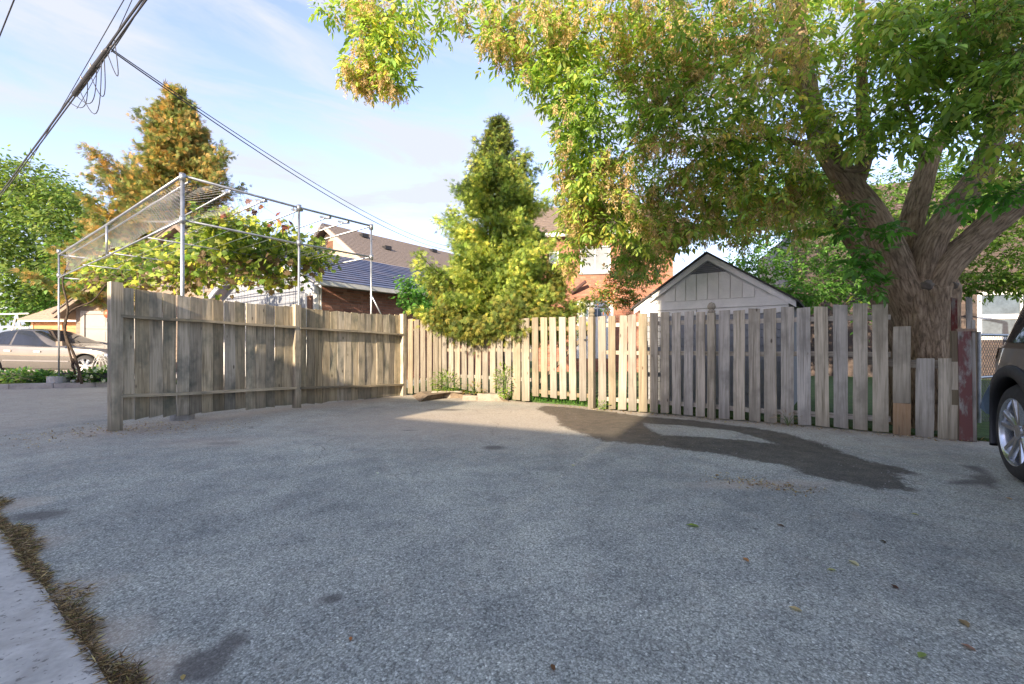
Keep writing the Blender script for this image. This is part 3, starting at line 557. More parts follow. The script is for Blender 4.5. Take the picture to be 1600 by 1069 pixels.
# ---- red brick house
bh = empty('brick_house', (0, 0, 0), label='sunlit orange red brick house with white windows beyond the cedar tree', cat='house')
HL = Vector((.9, 18.1, 0)); Hd = Vector((.985, -.17, 0)).normalized(); MH = Mw(HL, Hd)
def hx(px):       # distance along the wall for a picture column
    r = (px - 800) / F; return (r * HL.y - HL.x) / (Hd.x - r * Hd.y)
def hz(px, py): s = hx(px); return CAM_H + (HZ - py) / F * (HL.y + Hd.y * s)
w1 = (hx(906), hx(954), hz(930, 426), hz(930, 382)); w2 = (hx(901), hx(958), hz(930, 560), hz(930, 470)); w3 = (hx(857), hx(873), hz(865, 428), hz(865, 393))
hL = hx(1052)
brick_wall(bh, MH, hL, 0, 5.4, (w1, w2, w3), False, M_BRKI)
mb = MB().box(0, hL, .21, 7, 0, 5.39, MH); mb.build('wall', M_MORT, bh)
window(bh, MH, *w1, mull=1, fw=.09, y=.1, glass=plain('curtained_glass', (.22, .235, .25), .25, 0, .2, 2, 0)); window(bh, MH, *w3, mull=0, trans=1, fw=.06, y=.08)
MB().box(w1[0] - .05, w1[1] + .05, -.06, .1, w1[2] - .07, w1[2] - .004, MH).build('sill', M_KERB, bh)
dd = MB(); x0, x1, z0, z1 = w2; dd.box(x0, x1, -.03, .1, z1 - .22, z1, MH).box(x0, x0 + .22, -.03, .1, z0, z1 - .22, MH).box(x1 - .2, x1, -.03, .1, z0, z1 - .22, MH); do = dd.build('door_frame', M_WHITE, bh)
MB().box(x0 + .22, x1 - .2, .02, .06, z0, z1 - .22, MH).build('door', M_WHITE, bh)
for k in range(4):
    xx = x0 + .3 + k * .17; MB().box(xx, xx + .14, .005, .015, z1 - .62, z1 - .32, MH).build('pane', M_GLASS, bh)
a = HL + Hd * -.4; b_ = HL + Hd * (hL + .4); up = Vector((-Hd.y, Hd.x, 0))
courses(bh, (a.x - up.x * .35, a.y - up.y * .35, 5.35), (b_.x - up.x * .35, b_.y - up.y * .35, 5.35), (a.x + up.x * 3.6, a.y + up.y * 3.6, 7.6), (b_.x + up.x * 3.6, b_.y + up.y * 3.6, 7.6), 16, .02, plain('brown_shingles', (.17, .13, .10), .9, 0, .3, 8, .5), single=False)
MB().box(-.4, hL + .4, -.36, -.2, 5.28, 5.42, MH).build('gutter', M_WHITE, bh)
# drain stub on the wall
sx_ = hx(893); q = MB(); q.tube([MH @ Vector((sx_, -.05, hz(893, 458))), MH @ Vector((sx_ + .55, -.35, hz(915, 442)))], .07, 8); q.build('flue_pipe', plain('dark_flue', (.10, .05, .045), .6), bh)
# ---- brick garage with blue metal roof
ga = empty('brick_garage', (0, 0, 0), label='brown brick garage with blue ribbed metal roof behind the arbor', cat='garage')
E = Vector((-4.85, 11.6, 0)); MG = Mw(E, UV)
brick_wall(ga, MG, 5.0, 1.35, 2.60, (), True, M_BRK)
MB().box(0, 7, .21, 5.6, 0, 2.6, MG).build('wall', M_BRK, ga); MB().box(0, 7, .004, .2, 0, 1.345, MG).build('wall', M_BRK, ga)
e0_ = E - UV * .35 + VV * .30; e1_ = E + UV * 9.0 + VV * .30; r0_ = E - UV * .35 - VV * 2.9; r1_ = E + UV * 9.0 - VV * 2.9
m, t, b = newmat('blue_metal_roof'); c = nd(t, 'ShaderNodeTexCoord'); n_ = noise(t, c.outputs['Object'], 1.2, 5, .6); t.links.new(ramp(t, n_, [(.35, (.10, .13, .22)), (.65, (.23, .22, .27))]), b.inputs['Base Color']); b.inputs['Roughness'].default_value = .35; b.inputs['Metallic'].default_value = .5
M_ROOFB = m
courses(ga, (*e0_.xy, 2.66), (*e1_.xy, 2.66), (*r0_.xy, 4.05), (*r1_.xy, 4.05), 14, .035, M_ROOFB, sname='roof_panel')
l0_ = E - UV * .35 - VV * 6.1; l1_ = E + UV * 9 - VV * 6.1
courses(ga, (*l0_.xy, 2.66), (*l1_.xy, 2.66), (*(r0_ + UV * 0).xy, 4.05), (*r1_.xy, 4.05), 8, .035, M_ROOFB, sname='roof_panel')
q = MB(); Me = Mw(e0_, UV); q.box(0, 9.35, -.10, .03, 2.54, 2.65, Me); q.build('gutter', plain('gutter_cream', (.55, .56, .54), .5, 0, .1), ga)
Mg2 = Mw(E - VV * 5.8, VV)       # gable end facing the camera
gb = MB(); gb.prism([(0, 0), (5.8, 0), (5.8, 2.6), (2.9, 3.95), (0, 2.6)], -.03, .0, Mg2); gb.build('gable_wall', M_SHED, ga)
for i in range(28):
    x0 = .02 + i * .205; x1 = x0 + .19; zz = lambda x: (2.6 + 1.35 * min(x, 5.8 - x) / 2.9) - .03
    MB().prism([(x0, 1.2), (x1, 1.2), (x1, zz(x1)), (x0, zz(x0))], -.055, -.031, Mg2).build('siding_board', plain('grey_white_siding', (.27, .29, .33), .7, 0, .08, 4, .2), ga)
for s in (0, 1):
    f = (lambda x: x) if s == 0 else (lambda x: 5.8 - x)
    MB().prism([(f(-.35), 2.52), (f(2.9), 4.03), (f(2.9), 3.86), (f(-.35), 2.35)], -.42, -.38, Mg2).build('bargeboard', plain('bargeboard_grey', (.42, .45, .50), .6, 0, .1), ga)
br = MB(); br.box(5.3, 5.78, -.16, -.06, 1.2, 2.5, Mg2); bo = br.build('corner_panel', M_WHITE, ga); MB().box(5.42, 5.66, -.18, -.162, 1.9, 2.32, Mg2).build('cutout', plain('brown_cutout', (.16, .08, .05), .8), bo)
q = MB(); q.tube([Mg2 @ Vector((5.95, -.25, z)) for z in (2.55, 2.35, 2.2, 2.0)], [.05, .08, .05, .03], 8); q.build('bracket', M_WHITE, ga)
# ---- bungalow with brown roof
bu = empty('bungalow', (0, 0, 0), label='beige gabled house with brown shingle roof and small vents behind the blue roofed garage', cat='house')
P = Vector((-8.8, 22, 0)); MB_ = Mw(P - VV * 3.2, VV)
M_SH = plain('brown_grey_shingles', (.21, .17, .14), .9, 0, .25, 14, .6)
rdg0 = P - UV * .4; rdg1 = P + UV * 17; zr = 6.9
ev0 = P - UV * .4 + VV * 3.2; ev1 = P + UV * 17 + VV * 3.2
courses(bu, (*ev0.xy, 4.75), (*ev1.xy, 4.75), (*rdg0.xy, zr), (*rdg1.xy, zr), 22, .02, M_SH, single=False)
ev0 = P - UV * .4 - VV * 3.2; ev1 = P + UV * 17 - VV * 3.2
courses(bu, (*ev0.xy, 4.75), (*ev1.xy, 4.75), (*rdg0.xy, zr), (*rdg1.xy, zr), 10, .02, M_SH, single=False)
MB().prism([(.25, 0), (6.15, 0), (6.15, 4.7), (3.2, 6.72), (.25, 4.7)], 0, 16.5, MB_).build('wall', plain('beige_stucco', (.46, .38, .29), .9, 0, .08, 4, .3), bu)
for s in (0, 1):
    f = (lambda x: x) if s == 0 else (lambda x: 6.4 - x)
    MB().prism([(f(-.05), 4.72), (f(3.2), 6.88), (f(3.2), 6.66), (f(-.05), 4.50)], -.45, -.405, MB_).build('bargeboard', plain('cream_trim', (.40, .36, .31), .6, 0, .08), bu)
MB().box(-.05, 17, -.05, .03, 4.6, 4.74, Mw(P + VV * 3.28, UV)).build('gutter', plain('cream_trim', (.62, .55, .46)), bu)
for (u_, v_) in ((2.2, 1.5), (1.5, .6), (6.4, .45), (11, .4)):
    q = P + UV * u_ + VV * v_; z = zr - v_ * (zr - 4.75) / 3.2; MB().box(-.18, .18, -.15, .15, -.02, .16, Matrix.Translation((q.x, q.y, z)) @ Matrix.Rotation(.9, 4, 'Z')).build('roof_vent', M_BLACK, bu)
v = MB(); v.box(2.95, 3.45, -.02, -.004, 5.6, 6.1, MB_); v.build('gable_vent', plain('brown_cutout', (.16, .08, .05)), bu)
# ---- beige garage on the far left
gl = empty('beige_garage', (0, 0, 0), label='sunlit beige garage with white overhead door and wide eaves at the far left', cat='garage')
A0 = W(118, 541, 15.5); A0.z = 0; gd = Vector((.95, .30, 0)).normalized(); ML = Mw(A0, gd, .1); GW = 4.4
def lx(px): r = (px - 800) / F; return (r * A0.y - A0.x) / (gd.x - r * gd.y)
M_BEIGE = plain('beige_siding', (.30, .235, .18), .85, 0, .07, 5, .2)
dx0 = lx(133); wl = empty('wall', parent := None) if False else None
apx = 3.0; GWt = 6.0
MB().prism([(0, 0), (GWt, 0), (GWt, 2.3), (apx, 5.1), (0, 2.3)], .02, 6, ML).build('wall', M_BEIGE, gl)
for i in range(31):
    z = 0 + i * .155; hw0 = 0 if z < 2.2 else (z - 2.2) / 2.8 * apx; x0, x1 = hw0 + .02, GWt - hw0 - .02
    if x1 - x0 < .2: continue
    for (a_, b2) in (((x0, dx0 - .12), (dx0 + 2.6, x1)) if z < 2.0 else ((x0, x1),)):
        if b2 - a_ > .05: MB().add([ML @ Vector(p) for p in ((a_, -.012, z), (b2, -.012, z), (b2, .018, z), (a_, .018, z), (a_, .004, z + .15), (b2, .004, z + .15), (b2, .018, z + .15), (a_, .018, z + .15))], [(0,3,2,1),(4,5,6,7),(0,1,5,4),(1,2,6,5),(2,3,7,6),(3,0,4,7)]).build('siding_board', M_BEIGE, gl)
fr = MB(); fr.box(dx0 - .11, dx0, -.05, .02, 0, 2.14, ML).box(dx0, dx0 + 2.5, -.05, .02, 2.03, 2.14, ML).box(dx0 + 2.5, dx0 + 2.6, -.05, .02, 0, 2.14, ML); fr.build('door_frame', plain('cream_trim', (.62, .55, .46)), gl)
for k in range(4):
    dr = MB().box(dx0 + .01, dx0 + 2.49, -.02, .015, .01 + k * .505, .505 + k * .505, ML).build('door_panel', plain('white_door', (.36, .34, .31), .5, 0, .05, 2, .1), gl)
    for j in range(4): MB().box(dx0 + .12 + j * .6, dx0 + .58 + j * .6, -.026, -.021, .10 + k * .505, .42 + k * .505, ML).build('door_inset', plain('white_door', (.7, .66, .6)), dr)
for s in (0, 1):
    f = (lambda x: x) if s == 0 else (lambda x: GWt - x)
    MB().prism([(f(-.4), 2.0), (f(apx), 5.25), (f(apx), 5.1), (f(-.4), 1.86)], -.4, 6.2, ML).build('roof', M_BEIGE, gl)
    MB().prism([(f(-.43), 2.03), (f(apx), 5.31), (f(apx), 5.26), (f(-.43), 1.985)], -.43, 6.2, ML).build('shingles', M_SH, gl)
q = MB(); bm = bmesh.new(); bmesh.ops.create_icosphere(bm, subdivisions=2, radius=.16); me_ = bpy.data.meshes.new('lantern'); bm.to_mesh(me_); bm.free(); me_.shade_smooth()
o = link('hanging_lantern', me_, plain('orange_globe', (.55, .12, .05), .5, 0, .2)); o.location = W(171, 491, 15.2); tag(o, 'round orange globe hanging before the white garage door', 'lantern')
MB().tube([(0, 0, .15), (0, 0, .7)], .008, 5).build('hook', M_BLACK, o); MB().box(-.05, .05, -.05, .05, -.26, -.15).build('base', M_BLACK, o)
# ---- orange wood shed at far left
os_ = empty('cedar_shed', (0, 0, 0), label='small orange timber shed with shingle roof behind the silver car', cat='shed')
A1 = W(50, 541, 19); A1.z = 0; MO = Mw(A1, (1, .05), .2); M_OR = plain('orange_timber', (.55, .26, .10), .7, 0, .2, 9, .3, .12)
MB().box(0, 3.2, 0, 2.2, 0, 2.0, MO).build('wall', M_OR, os_)
for i in range(14): MB().box(.01, 3.19, -.025, -.002, .02 + i * .14, .15 + i * .14, MO).build('plank', M_OR, os_)
for x in (0, 1.15, 2.4): MB().box(x, x + .09, -.05, -.026, 0, 2.0, MO).build('corner_trim', plain('pale_timber', (.62, .38, .2), .7), os_)
courses(os_, MO @ Vector((-.25, -.35, 1.92)), MO @ Vector((3.5, -.35, 1.92)), MO @ Vector((.1, 1.1, 2.62)), MO @ Vector((3.2, 1.1, 2.62)), 6, .02, plain('tan_shingles', (.36, .27, .20), .9, 0, .2, 12, .4), sname='shingle_course')
MB().box(-.2, 3.45, -.34, -.3, 1.84, 1.94, MO).build('fascia_board', M_WHITE, os_)
# ---- grey house at the right, behind the big tree
rh = empty('white_window_house', (0, 0, 0), label='dark brick house with white framed windows and pink brown roof behind the big tree', cat='house')
A2 = W(1240, 541, 15.5); A2.z = 0; Rd = Vector((.95, -.31, 0)).normalized(); MR = Mw(A2, Rd)
def rx_(px): r = (px - 800) / F; return (r * A2.y - A2.x) / (Rd.x - r * Rd.y)
def rz_(px, py): s = rx_(px); return CAM_H + (HZ - py) / F * (A2.y + Rd.y * s)
wx0, wx1 = rx_(1527), rx_(1527) + 3.2; wz0, wz1 = rz_(1540, 531), rz_(1540, 455)
tot = wx1 + 2.5
_mm = M_MORT; M_MORT = plain('dark_mortar', (.09, .08, .075), .95)
brick_wall(rh, MR, tot, 0, 5.0, ((wx0, wx1, wz0, wz1),), False, brickmat('dark_grey_brown_brick', [(.05, .04, .037), (.09, .065, .055), (.07, .055, .05), (.11, .08, .065)], True))
MB().box(0, tot, .21, 6, 0, 4.99, MR).build('wall', plain('house_core', (.2, .16, .14)), rh)
M_MORT = _mm
wn = window(rh, MR, wx0, wx1, wz0, wz1, mull=2, trans=0, fw=.12, y=.06); MB().box(wx0 + .12, wx1 - .12, .02, .095, wz0 + (wz1 - wz0) * .42, wz0 + (wz1 - wz0) * .52, MR).build('transom', M_WHITE, wn)
a = A2 - Rd * .4; b_ = A2 + Rd * (tot + .4); up = Vector((-Rd.y, Rd.x, 0))
courses(rh, (a.x - up.x * .4, a.y - up.y * .4, 4.95), (b_.x - up.x * .4, b_.y - up.y * .4, 4.95), (a.x + up.x * 3.5, a.y + up.y * 3.5, 7.3), (b_.x + up.x * 3.5, b_.y + up.y * 3.5, 7.3), 16, .03, plain('pink_shingles', (.13, .085, .08), .9, 0, .25, 10, .5), single=False)
# ---- houses behind the camera (they shade the yard)
def back_house(p, q0, q1, H, lab, mat):
    Lv = Vector((LX, LY, 0)); Mv = Vector((LY, -LX, 0)); c0 = Lv * p + Mv * q0; L_ = q1 - q0
    o = empty('rear_house', (0, 0, 0), label=lab, cat='house'); Mx = Mw(c0, (LY + .012, -LX - .0))
    Mx = Mx @ Matrix.Diagonal((1, -1, 1, 1))
    MB().box(0, L_, 0, 7, 0, H - .12, Mx).build('wall', mat, o); MB().box(-.0, L_, -.15, 7, H - .12, H, Mx).build('roof', M_SH, o)
    for k in range(max(1, int(L_ // 3))): MB().box(.5 + k * 3, 2.6 + k * 3, -.04, -.004, .02, 2.3, Mx).build('door', M_WHITE, o)
    return o
BP = -6.0
back_house(BP, -4.35, -1.22, 4.12, 'low pale carport house across the lane behind the viewer', plain('pale_stucco', (.62, .59, .55), .9, 0, .06))  # unseen walls kept pale to bounce light back into the yard
back_house(BP, -16, -4.36, 4.85, 'pale garage row across the lane to the left behind the viewer', MC['pale_stucco'])
M_PALE = plain('pale_stucco', (.62, .59, .55), .9, 0, .06)
back_house(BP, -1.21, .55, 9.0, 'tall narrow pale house across the lane behind the viewer', M_PALE)
back_house(BP, .56, 24, 9.05, 'wide unseen pale house added behind the viewer to shade the right side', M_PALE)  # unseen, added so the trees on the right fall in shade
# ================================================================== arbor
ar = empty('pipe_arbor', (0, 0, 0), label='tall galvanised pipe arbor standing behind the board fence', cat='arbor')
QA, QB, QC = Vector((-4.62, 6.38, 0)), Vector((-2.80, 9.05, 0)), Vector((-11.35, 11.4, 0)); QD = QB + (QC - QA); AT = 3.42; AM = 2.80
def zt_(s): return AT - .12 * s
for p, zz in ((QA, AT), (QB, AT), (QC, AT - .1), (QD, AT - .1), (QA.lerp(QB, .532), AT), (QA.lerp(QC, .47), AT - .06), (QD.lerp(QB, .5), AT)):
    z_lo = 0 if abs(zz - (AT - .06)) > 1e-6 else AM - .05
    q = MB(); q.tube([(p.x, p.y, z_lo), (p.x, p.y, zz)], .026 if p in (QA,) else .019, 10); q.build('pole', M_GALV, ar, smooth=True)
for p in (QA, QB, QC, QD):
    q = MB(); q.tube([(p.x, p.y, -.02), (p.x, p.y, .16 if p is not QC else .27), (p.x, p.y, .165 if p is not QC else .275)], [.15, .14, .12] if p is not QC else [.23, .22, .2], 18); q.build('footing', M_CONC, ar, smooth=False)
def pipe(p, z0, q_, z1, r=.02, name='rail'):
    m_ = p.lerp(q_, .5); o = MB().tube([(p.x, p.y, z0), (m_.x, m_.y, (z0 + z1) / 2 - .015), (q_.x, q_.y, z1)], r, 8).build(name, M_GALV, ar, smooth=True); return o
pipe(QA, AT, QB, AT, .019); pipe(QA, AT, QC, AT - .1, .02); off_ = VV * .0 + Vector((.05, .08, 0)); pipe(QA + off_, AT - .05, QC + off_, AT - .16, .015)
pipe(QC, AT - .1, QD, AT - .1); pipe(QD, AT - .1, QB, AT); pipe(QA, AM, QB, AM, .016); pipe(QA, AM, QC, AM - .05, .015); pipe(QC, AM - .05, QD, AM, .016); pipe(QB, AM, QD, AM, .016)
for f in (.2, .36, .55, .72, .84):
    p = QA.lerp(QB, f); q_ = QC.lerp(QD, f); pipe(p, AT - .02, q_, AT - .25, .014); 
    pipe(p, AT - .05, p + (QC - QA) * .04, AT + .03, .02, 'clamp')
for f in (.2, .45, .7): pipe(QA.lerp(QC, f), AM, QB.lerp(QD, f), AM, .012)
pipe(QB + Vector((.28, .25, 0)), 1.4, QB, 2.05, .016, 'brace')
for p in (QA, QB, QA.lerp(QB, .532), QC):
    for z in (AT - .02, AM): MB().tube([(p.x, p.y, z - .05), (p.x, p.y, z + .05)], .04, 10).build('clamp', M_GALV, ar, smooth=True)
w_ = MB()
for k in range(9):
    for z in (AM + .0,):
        f = .62 + k * .045; p = QA.lerp(QB, f); q_ = QC.lerp(QD, f); w_.tube([(p.x, p.y, AM), ((p.x+q_.x)/2, (p.y+q_.y)/2, AM - .08), (q_.x, q_.y, AM)], .003, 3, False)
for k in range(10):
    f = k / 10; p = QA.lerp(QB, f); q_ = QC.lerp(QD, f); w_.tube([(p.x, p.y, AM), ((p.x+q_.x)/2, (p.y+q_.y)/2, AM - .05), (q_.x, q_.y, AM)], .0025, 3, False)
o = w_.build('wire', M_GALV, ar, recalc=False); o['kind'] = 'stuff'
# sagging bird net on the near corner
net = MB(); nu, nv = 64, 16
def npt(u, v):      # along A-C, from the top rail to the mid rail
    p = QA.lerp(QC, u * .9); z = (AT - .03) + (AM - AT + .05) * v; s = .10 * math.sin(PI * v) * math.sin(PI * u); return Vector((p.x + s * .4, p.y + s * .6, z - .03 * math.sin(u * 23)))
def npt2(u, v):     # roof part between A-B and A-C
    p = QA.lerp(QB, u * .40) + (QC - QA) * (v * .28); return Vector((p.x, p.y, AT - .03 - .30 * math.sin(PI * min(1, v * 1.0) * .6) * (.5 + u * .5) - .04 * math.sin(u * 11 + v * 7)))
for fn, nu, nv in ((npt, 66, 10), (npt2, 22, 22)):
    for i in range(-nv, nu + 1, 1):
        for sgn_ in (1, -1):
            pts = []
            for k in range(nv + 1):
                u = (i + k) / nu if sgn_ > 0 else (i + nv - k) / nu
                if 0 <= u <= 1: pts.append(fn(u, k / nv))
            if len(pts) > 1: net.tube(pts, .0019, 3, False)
o = net.build('bird_net', plain('net_twine', (.34, .34, .36), .7), ar, recalc=False); o['kind'] = 'stuff'
# ================================================================== overhead cables
def cat(p0, p1, sag, n=24, wob=0): return [Vector(p0).lerp(Vector(p1), i / n) + Vector((0, 0, -4 * sag * (i / n) * (1 - i / n) + wob * math.sin(i * 2.3))) for i in range(n + 1)]
c0 = W(228, -30, 6.6); c1 = W(-60, 370, 17.5)
dirn = (c1 - c0); c00 = c0 - dirn * .6; c11 = c1 + dirn * 1.2
mb_ = []
cb = empty('cable_bundle', (0, 0, 0), label='thick black bundle of overhead utility cables crossing the top left sky', cat='cable')
for k in range(5):
    o_ = Vector((random.uniform(-.03, .03), 0, random.uniform(-.05, .05))); MB().tube(cat(c00 + o_, c11 + o_, .35, 40, .004), .012 + .006 * (k == 0), 6).build('cable', M_WIRE, cb, smooth=True)
J = W(150, 128, 8.6); 
def on_b(px):
    best = min(cat(c00, c11, .35, 400), key=lambda p: abs((p.x / p.y * F + 800) - px)); return best
for (px, r, L_) in ((158, .045, .35), (140, .05, .5), (122, .05, .35)):
    p = on_b(px); d = dirn.normalized(); MB().tube([p - d * L_, p - d * L_ * .8, p + d * L_ * .8, p + d * L_], [.02, r, r, .02], 8).build('splice_case', M_WIRE, cb, smooth=True)
for k in range(9):
    p = on_b(165 - k * 5); q_ = p + Vector((random.uniform(-.06, .1), 0, random.uniform(.05, .14))); MB().tube([p, q_], .012, 5).build('connector', plain('connector_grey', (.28, .24, .20), .5), cb)
for (pa, pb, dr) in ((163, 140, .55), (158, 125, .7), (150, 118, .4), (135, 108, .3), (180, 168, .5)):
    a, b_ = on_b(pa), on_b(pb); MB().tube([a.lerp(b_, i / 12) + Vector((.12 * math.sin(PI * i / 12), 0, -dr * math.sin(PI * i / 12))) for i in range(13)], .007, 5).build('cable_loop', M_WIRE, cb, smooth=True)
def wire(pa, pb, sag, lab, r=.008, ext=0):
    d = pb - pa; pts = cat(pa - d * ext, pb + d * ext, sag, 40); o = MB().tube(pts, r, 6).build('overhead_wire', M_WIRE, smooth=True); tag(o, lab, 'wire', 'overhead wires'); return o
s0 = on_b(172); he = W(705, 386, 27)
wire(s0, he, .55, 'upper of the twin service wires running from the cable bundle to the beige gabled house', .009)
wire(s0 + Vector((.05, 0, -.06)), he + Vector((.1, 0, -.25)), .62, 'lower of the twin service wires running from the cable bundle to the beige gabled house', .011)
wire(W(195, -10, 7.2), W(40, 260, 14), .1, 'thin wire left of the thick cable bundle, sloping down beside it', .007, .5)
wire(W(222, 5, 7.0), W(186, 62, 8.0), .02, 'short black wire joining the cable bundle from its upper right', .011, .4)
wire(W(24, -5, 8), W(-10, 80, 9), .0, 'short dark wire at the extreme top left corner', .011, .8)
wire(W(215, -20, 6.9), W(120, 170, 10.5), .1, 'slack wire running close along the left side of the cable bundle', .006)
# ================================================================== vehicles
def smooth_prof(xk, vk, x):
    v = np.interp(x, xk, vk); 
    return v
def car_body(parent, prof, W2, mat, arches, rA, glassmat, L0, L1, nst=72):
    """prof: dict of knots x -> zbottom, zbelt, ztop, wt (top half width), ws (side half width factor)"""
    xs_ = np.linspace(L0, L1, nst); f = {k: np.interp(xs_, [p[0] for p in v], [p[1] for p in v]) for k, v in prof.items()}
    ker = np.array([1, 2, 3, 2, 1.]) / 9
    for k in f: f[k] = np.convolve(np.pad(f[k], 2, mode='edge'), ker, 'valid')
    def sect(i):
        zb, zs, zt, wt, ws = (f[k][i] for k in ('zb', 'zs', 'zt', 'wt', 'ws')); h = zs - zb; w = W2 * ws
        return [(0, zb), (w * .86, zb), (w * .97, zb + .1 * h), (w * 1.0, zb + .38 * h), (w * .985, zb + .62 * h), (w * .995, zb + .82 * h), (w * .965, zs), (w * .93, zs + .012 + .02 * (zt - zs)),
                (w * (.93 * .65 + wt * .35), zs + (zt - zs) * .38), (w * (.93 * .3 + wt * .7), zs + (zt - zs) * .74), (w * wt, zs + (zt - zs) * .93), (w * wt * .9, zs + (zt - zs) * .985), (w * wt * .5, zt + .012), (0, zt + .018)]
    S = [sect(i) for i in range(nst)]; n = len(S[0]); ring = 2 * n - 2; mb = MB(); vs_ = []
    for i in range(nst):
        r = [(xs_[i], -y, z) for y, z in S[i]] + [(xs_[i], y, z) for y, z in S[i][-2:0:-1]]; vs_ += r
    mb.add(vs_, [(i*ring+k, i*ring+(k+1)%ring, (i+1)*ring+(k+1)%ring, (i+1)*ring+k) for i in range(nst-1) for k in range(ring)] + [tuple(range(ring))[::-1], tuple(range((nst-1)*ring, nst*ring))])
    me_ = mb.mesh('body', True); o = link('body', me_, mat, parent)
    cut = MB()
    for ax, az in arches:
        for s in (-1, 1):
            cut.tube([(ax, s * (W2 - .34), az), (ax, s * (W2 + .3), az)], rA, 32)
    co = cut.build('arch_cutter', M_BLACK, parent); md = o.modifiers.new('b', 'BOOLEAN'); md.object = co; md.operation = 'DIFFERENCE'; md.solver = 'EXACT'
    bpy.context.view_layer.update(); dg = bpy.context.evaluated_depsgraph_get(); ev = o.evaluated_get(dg); nm = bpy.data.meshes.new_from_object(ev); o.modifiers.clear(); o.data = nm; nm.materials.clear(); nm.materials.append(mat); bpy.data.objects.remove(co)
    nm.shade_smooth(); nm.set_sharp_from_angle(angle=R(38))
    def P(x, t, s, off=.004):
        fi = (x - L0) / (L1 - L0) * (nst - 1); i = min(nst - 2, max(0, int(fi))); a = fi - i; k = min(n - 2, int(t)); b_ = t - k
        q = [np.array(S[i + di][k + dk]) for di in (0, 1) for dk in (0, 1)]; v = (q[0]*(1-b_)+q[1]*b_)*(1-a) + (q[2]*(1-b_)+q[3]*b_)*a
        d = (q[1]-q[0])*(1-a)+(q[3]-q[2])*a; nn = np.array((d[1], -d[0])); nn = nn / (np.linalg.norm(nn) + 1e-9); v = v + nn * off; return (x, s * v[0], v[1])
    def patch(name, x0, x1, t0, t1, mat_, sides=(-1, 1), xo=None, nx_=8, ny_=4, off=.006, par=None):
        for s in sides:
            vv = []; 
            for j in range(ny_ + 1):
                for i in range(nx_ + 1):
                    fx = i / nx_; a, b2 = (x0, x1) if xo is None else (x0 + xo[0] * j / ny_, x1 + xo[1] * j / ny_)
                    vv.append(P(a + (b2 - a) * fx, t0 + (t1 - t0) * j / ny_, s, off))
            q = MB(); q.add(vv, [(j*(nx_+1)+i, j*(nx_+1)+i+1, (j+1)*(nx_+1)+i+1, (j+1)*(nx_+1)+i) for j in range(ny_) for i in range(nx_)]); ob = q.build(name, mat_, par or parent, smooth=True, recalc=False)
    return o, P, patch
def wheel(parent, x, y, z, r, wd, side, rimmat, spokes=5, rot=0.):
    """side +1: outer face at +y"""
    M = Matrix.Translation((x, y, z)) @ Matrix.Rotation(PI / 2, 4, 'X')
    prof = [(.60*r, -wd/2), (.78*r, -wd/2 - .006), (.93*r, -wd/2 + .012), (r, -wd/2 + .045), (r * 1.003, 0), (r, wd/2 - .045), (.93*r, wd/2 - .012), (.78*r, wd/2 + .006), (.69*r, wd/2 - .004)]
    nn = 56; vs_ = [(rr * math.cos(2*PI*k/nn), rr * math.sin(2*PI*k/nn), zz) for rr, zz in prof for k in range(nn)]
    q = MB(); q.add(vs_, [(i*nn+k, i*nn+(k+1)%nn, (i+1)*nn+(k+1)%nn, (i+1)*nn+k) for i in range(len(prof)-1) for k in range(nn)])
    wh = empty('wheel_hub_group', (0, 0, 0)); bpy.data.objects.remove(wh)
    ty = q.build('wheel', plain('tyre_rubber', (.035, .034, .034), .85, 0, .25, 20, .3), parent, smooth=True); ty.matrix_local = M
    o_ = wd/2 * (-side)
    prof = [(.70*r, o_*1.0), (.68*r, o_*.95), (.655*r, o_*.7), (.64*r, -o_*.9)]
    q = MB(); vs_ = [(rr * math.cos(2*PI*k/nn), rr * math.sin(2*PI*k/nn), zz) for rr, zz in prof for k in range(nn)]
    q.add(vs_, [(i*nn+k, i*nn+(k+1)%nn, (i+1)*nn+(k+1)%nn, (i+1)*nn+k) for i in range(len(prof)-1) for k in range(nn)]); q.build('rim', rimmat, ty, smooth=True)
    MB().tube([(0, 0, o_ * .15), (0, 0, o_ * .02)], .5 * r, 32).build('brake_disc', plain('brake_steel', (.16, .15, .14), .5, .8), ty)
    for k in range(spokes):
        for sp_ in (-1, 1):
            a = rot + 2*PI*k/spokes; a1 = a + sp_ * (.20 if spokes == 5 else .12); a0 = a + sp_ * .34 / 2
            pa = Vector((math.cos(a0) * .10 * r, math.sin(a0) * .10 * r, o_ * .72)); pb = Vector((math.cos(a1) * .67 * r, math.sin(a1) * .67 * r, o_ * .9)); d = (pb - pa).normalized(); sd2 = Vector((-d.y, d.x, 0)).normalized()
            z_ = Vector((0, 0, o_ * .22)); w0, w1 = .055 * r * 1.4, .045 * r * 1.4
            c = [pa - sd2*w0 - z_, pa + sd2*w0 - z_, pb + sd2*w1 - z_, pb - sd2*w1 - z_, pa - sd2*w0*.5 , pa + sd2*w0*.5, pb + sd2*w1*.6, pb - sd2*w1*.6]
            MB().add(c, [(0,3,2,1),(4,5,6,7),(0,1,5,4),(1,2,6,5),(2,3,7,6),(3,0,4,7)]).build('spoke', rimmat, ty)
    MB().tube([(0, 0, o_ * .4), (0, 0, o_ * .78), (0, 0, o_ * .8)], [.17*r, .15*r, .1*r], 20).build('hub_cap', rimmat, ty)
    return ty
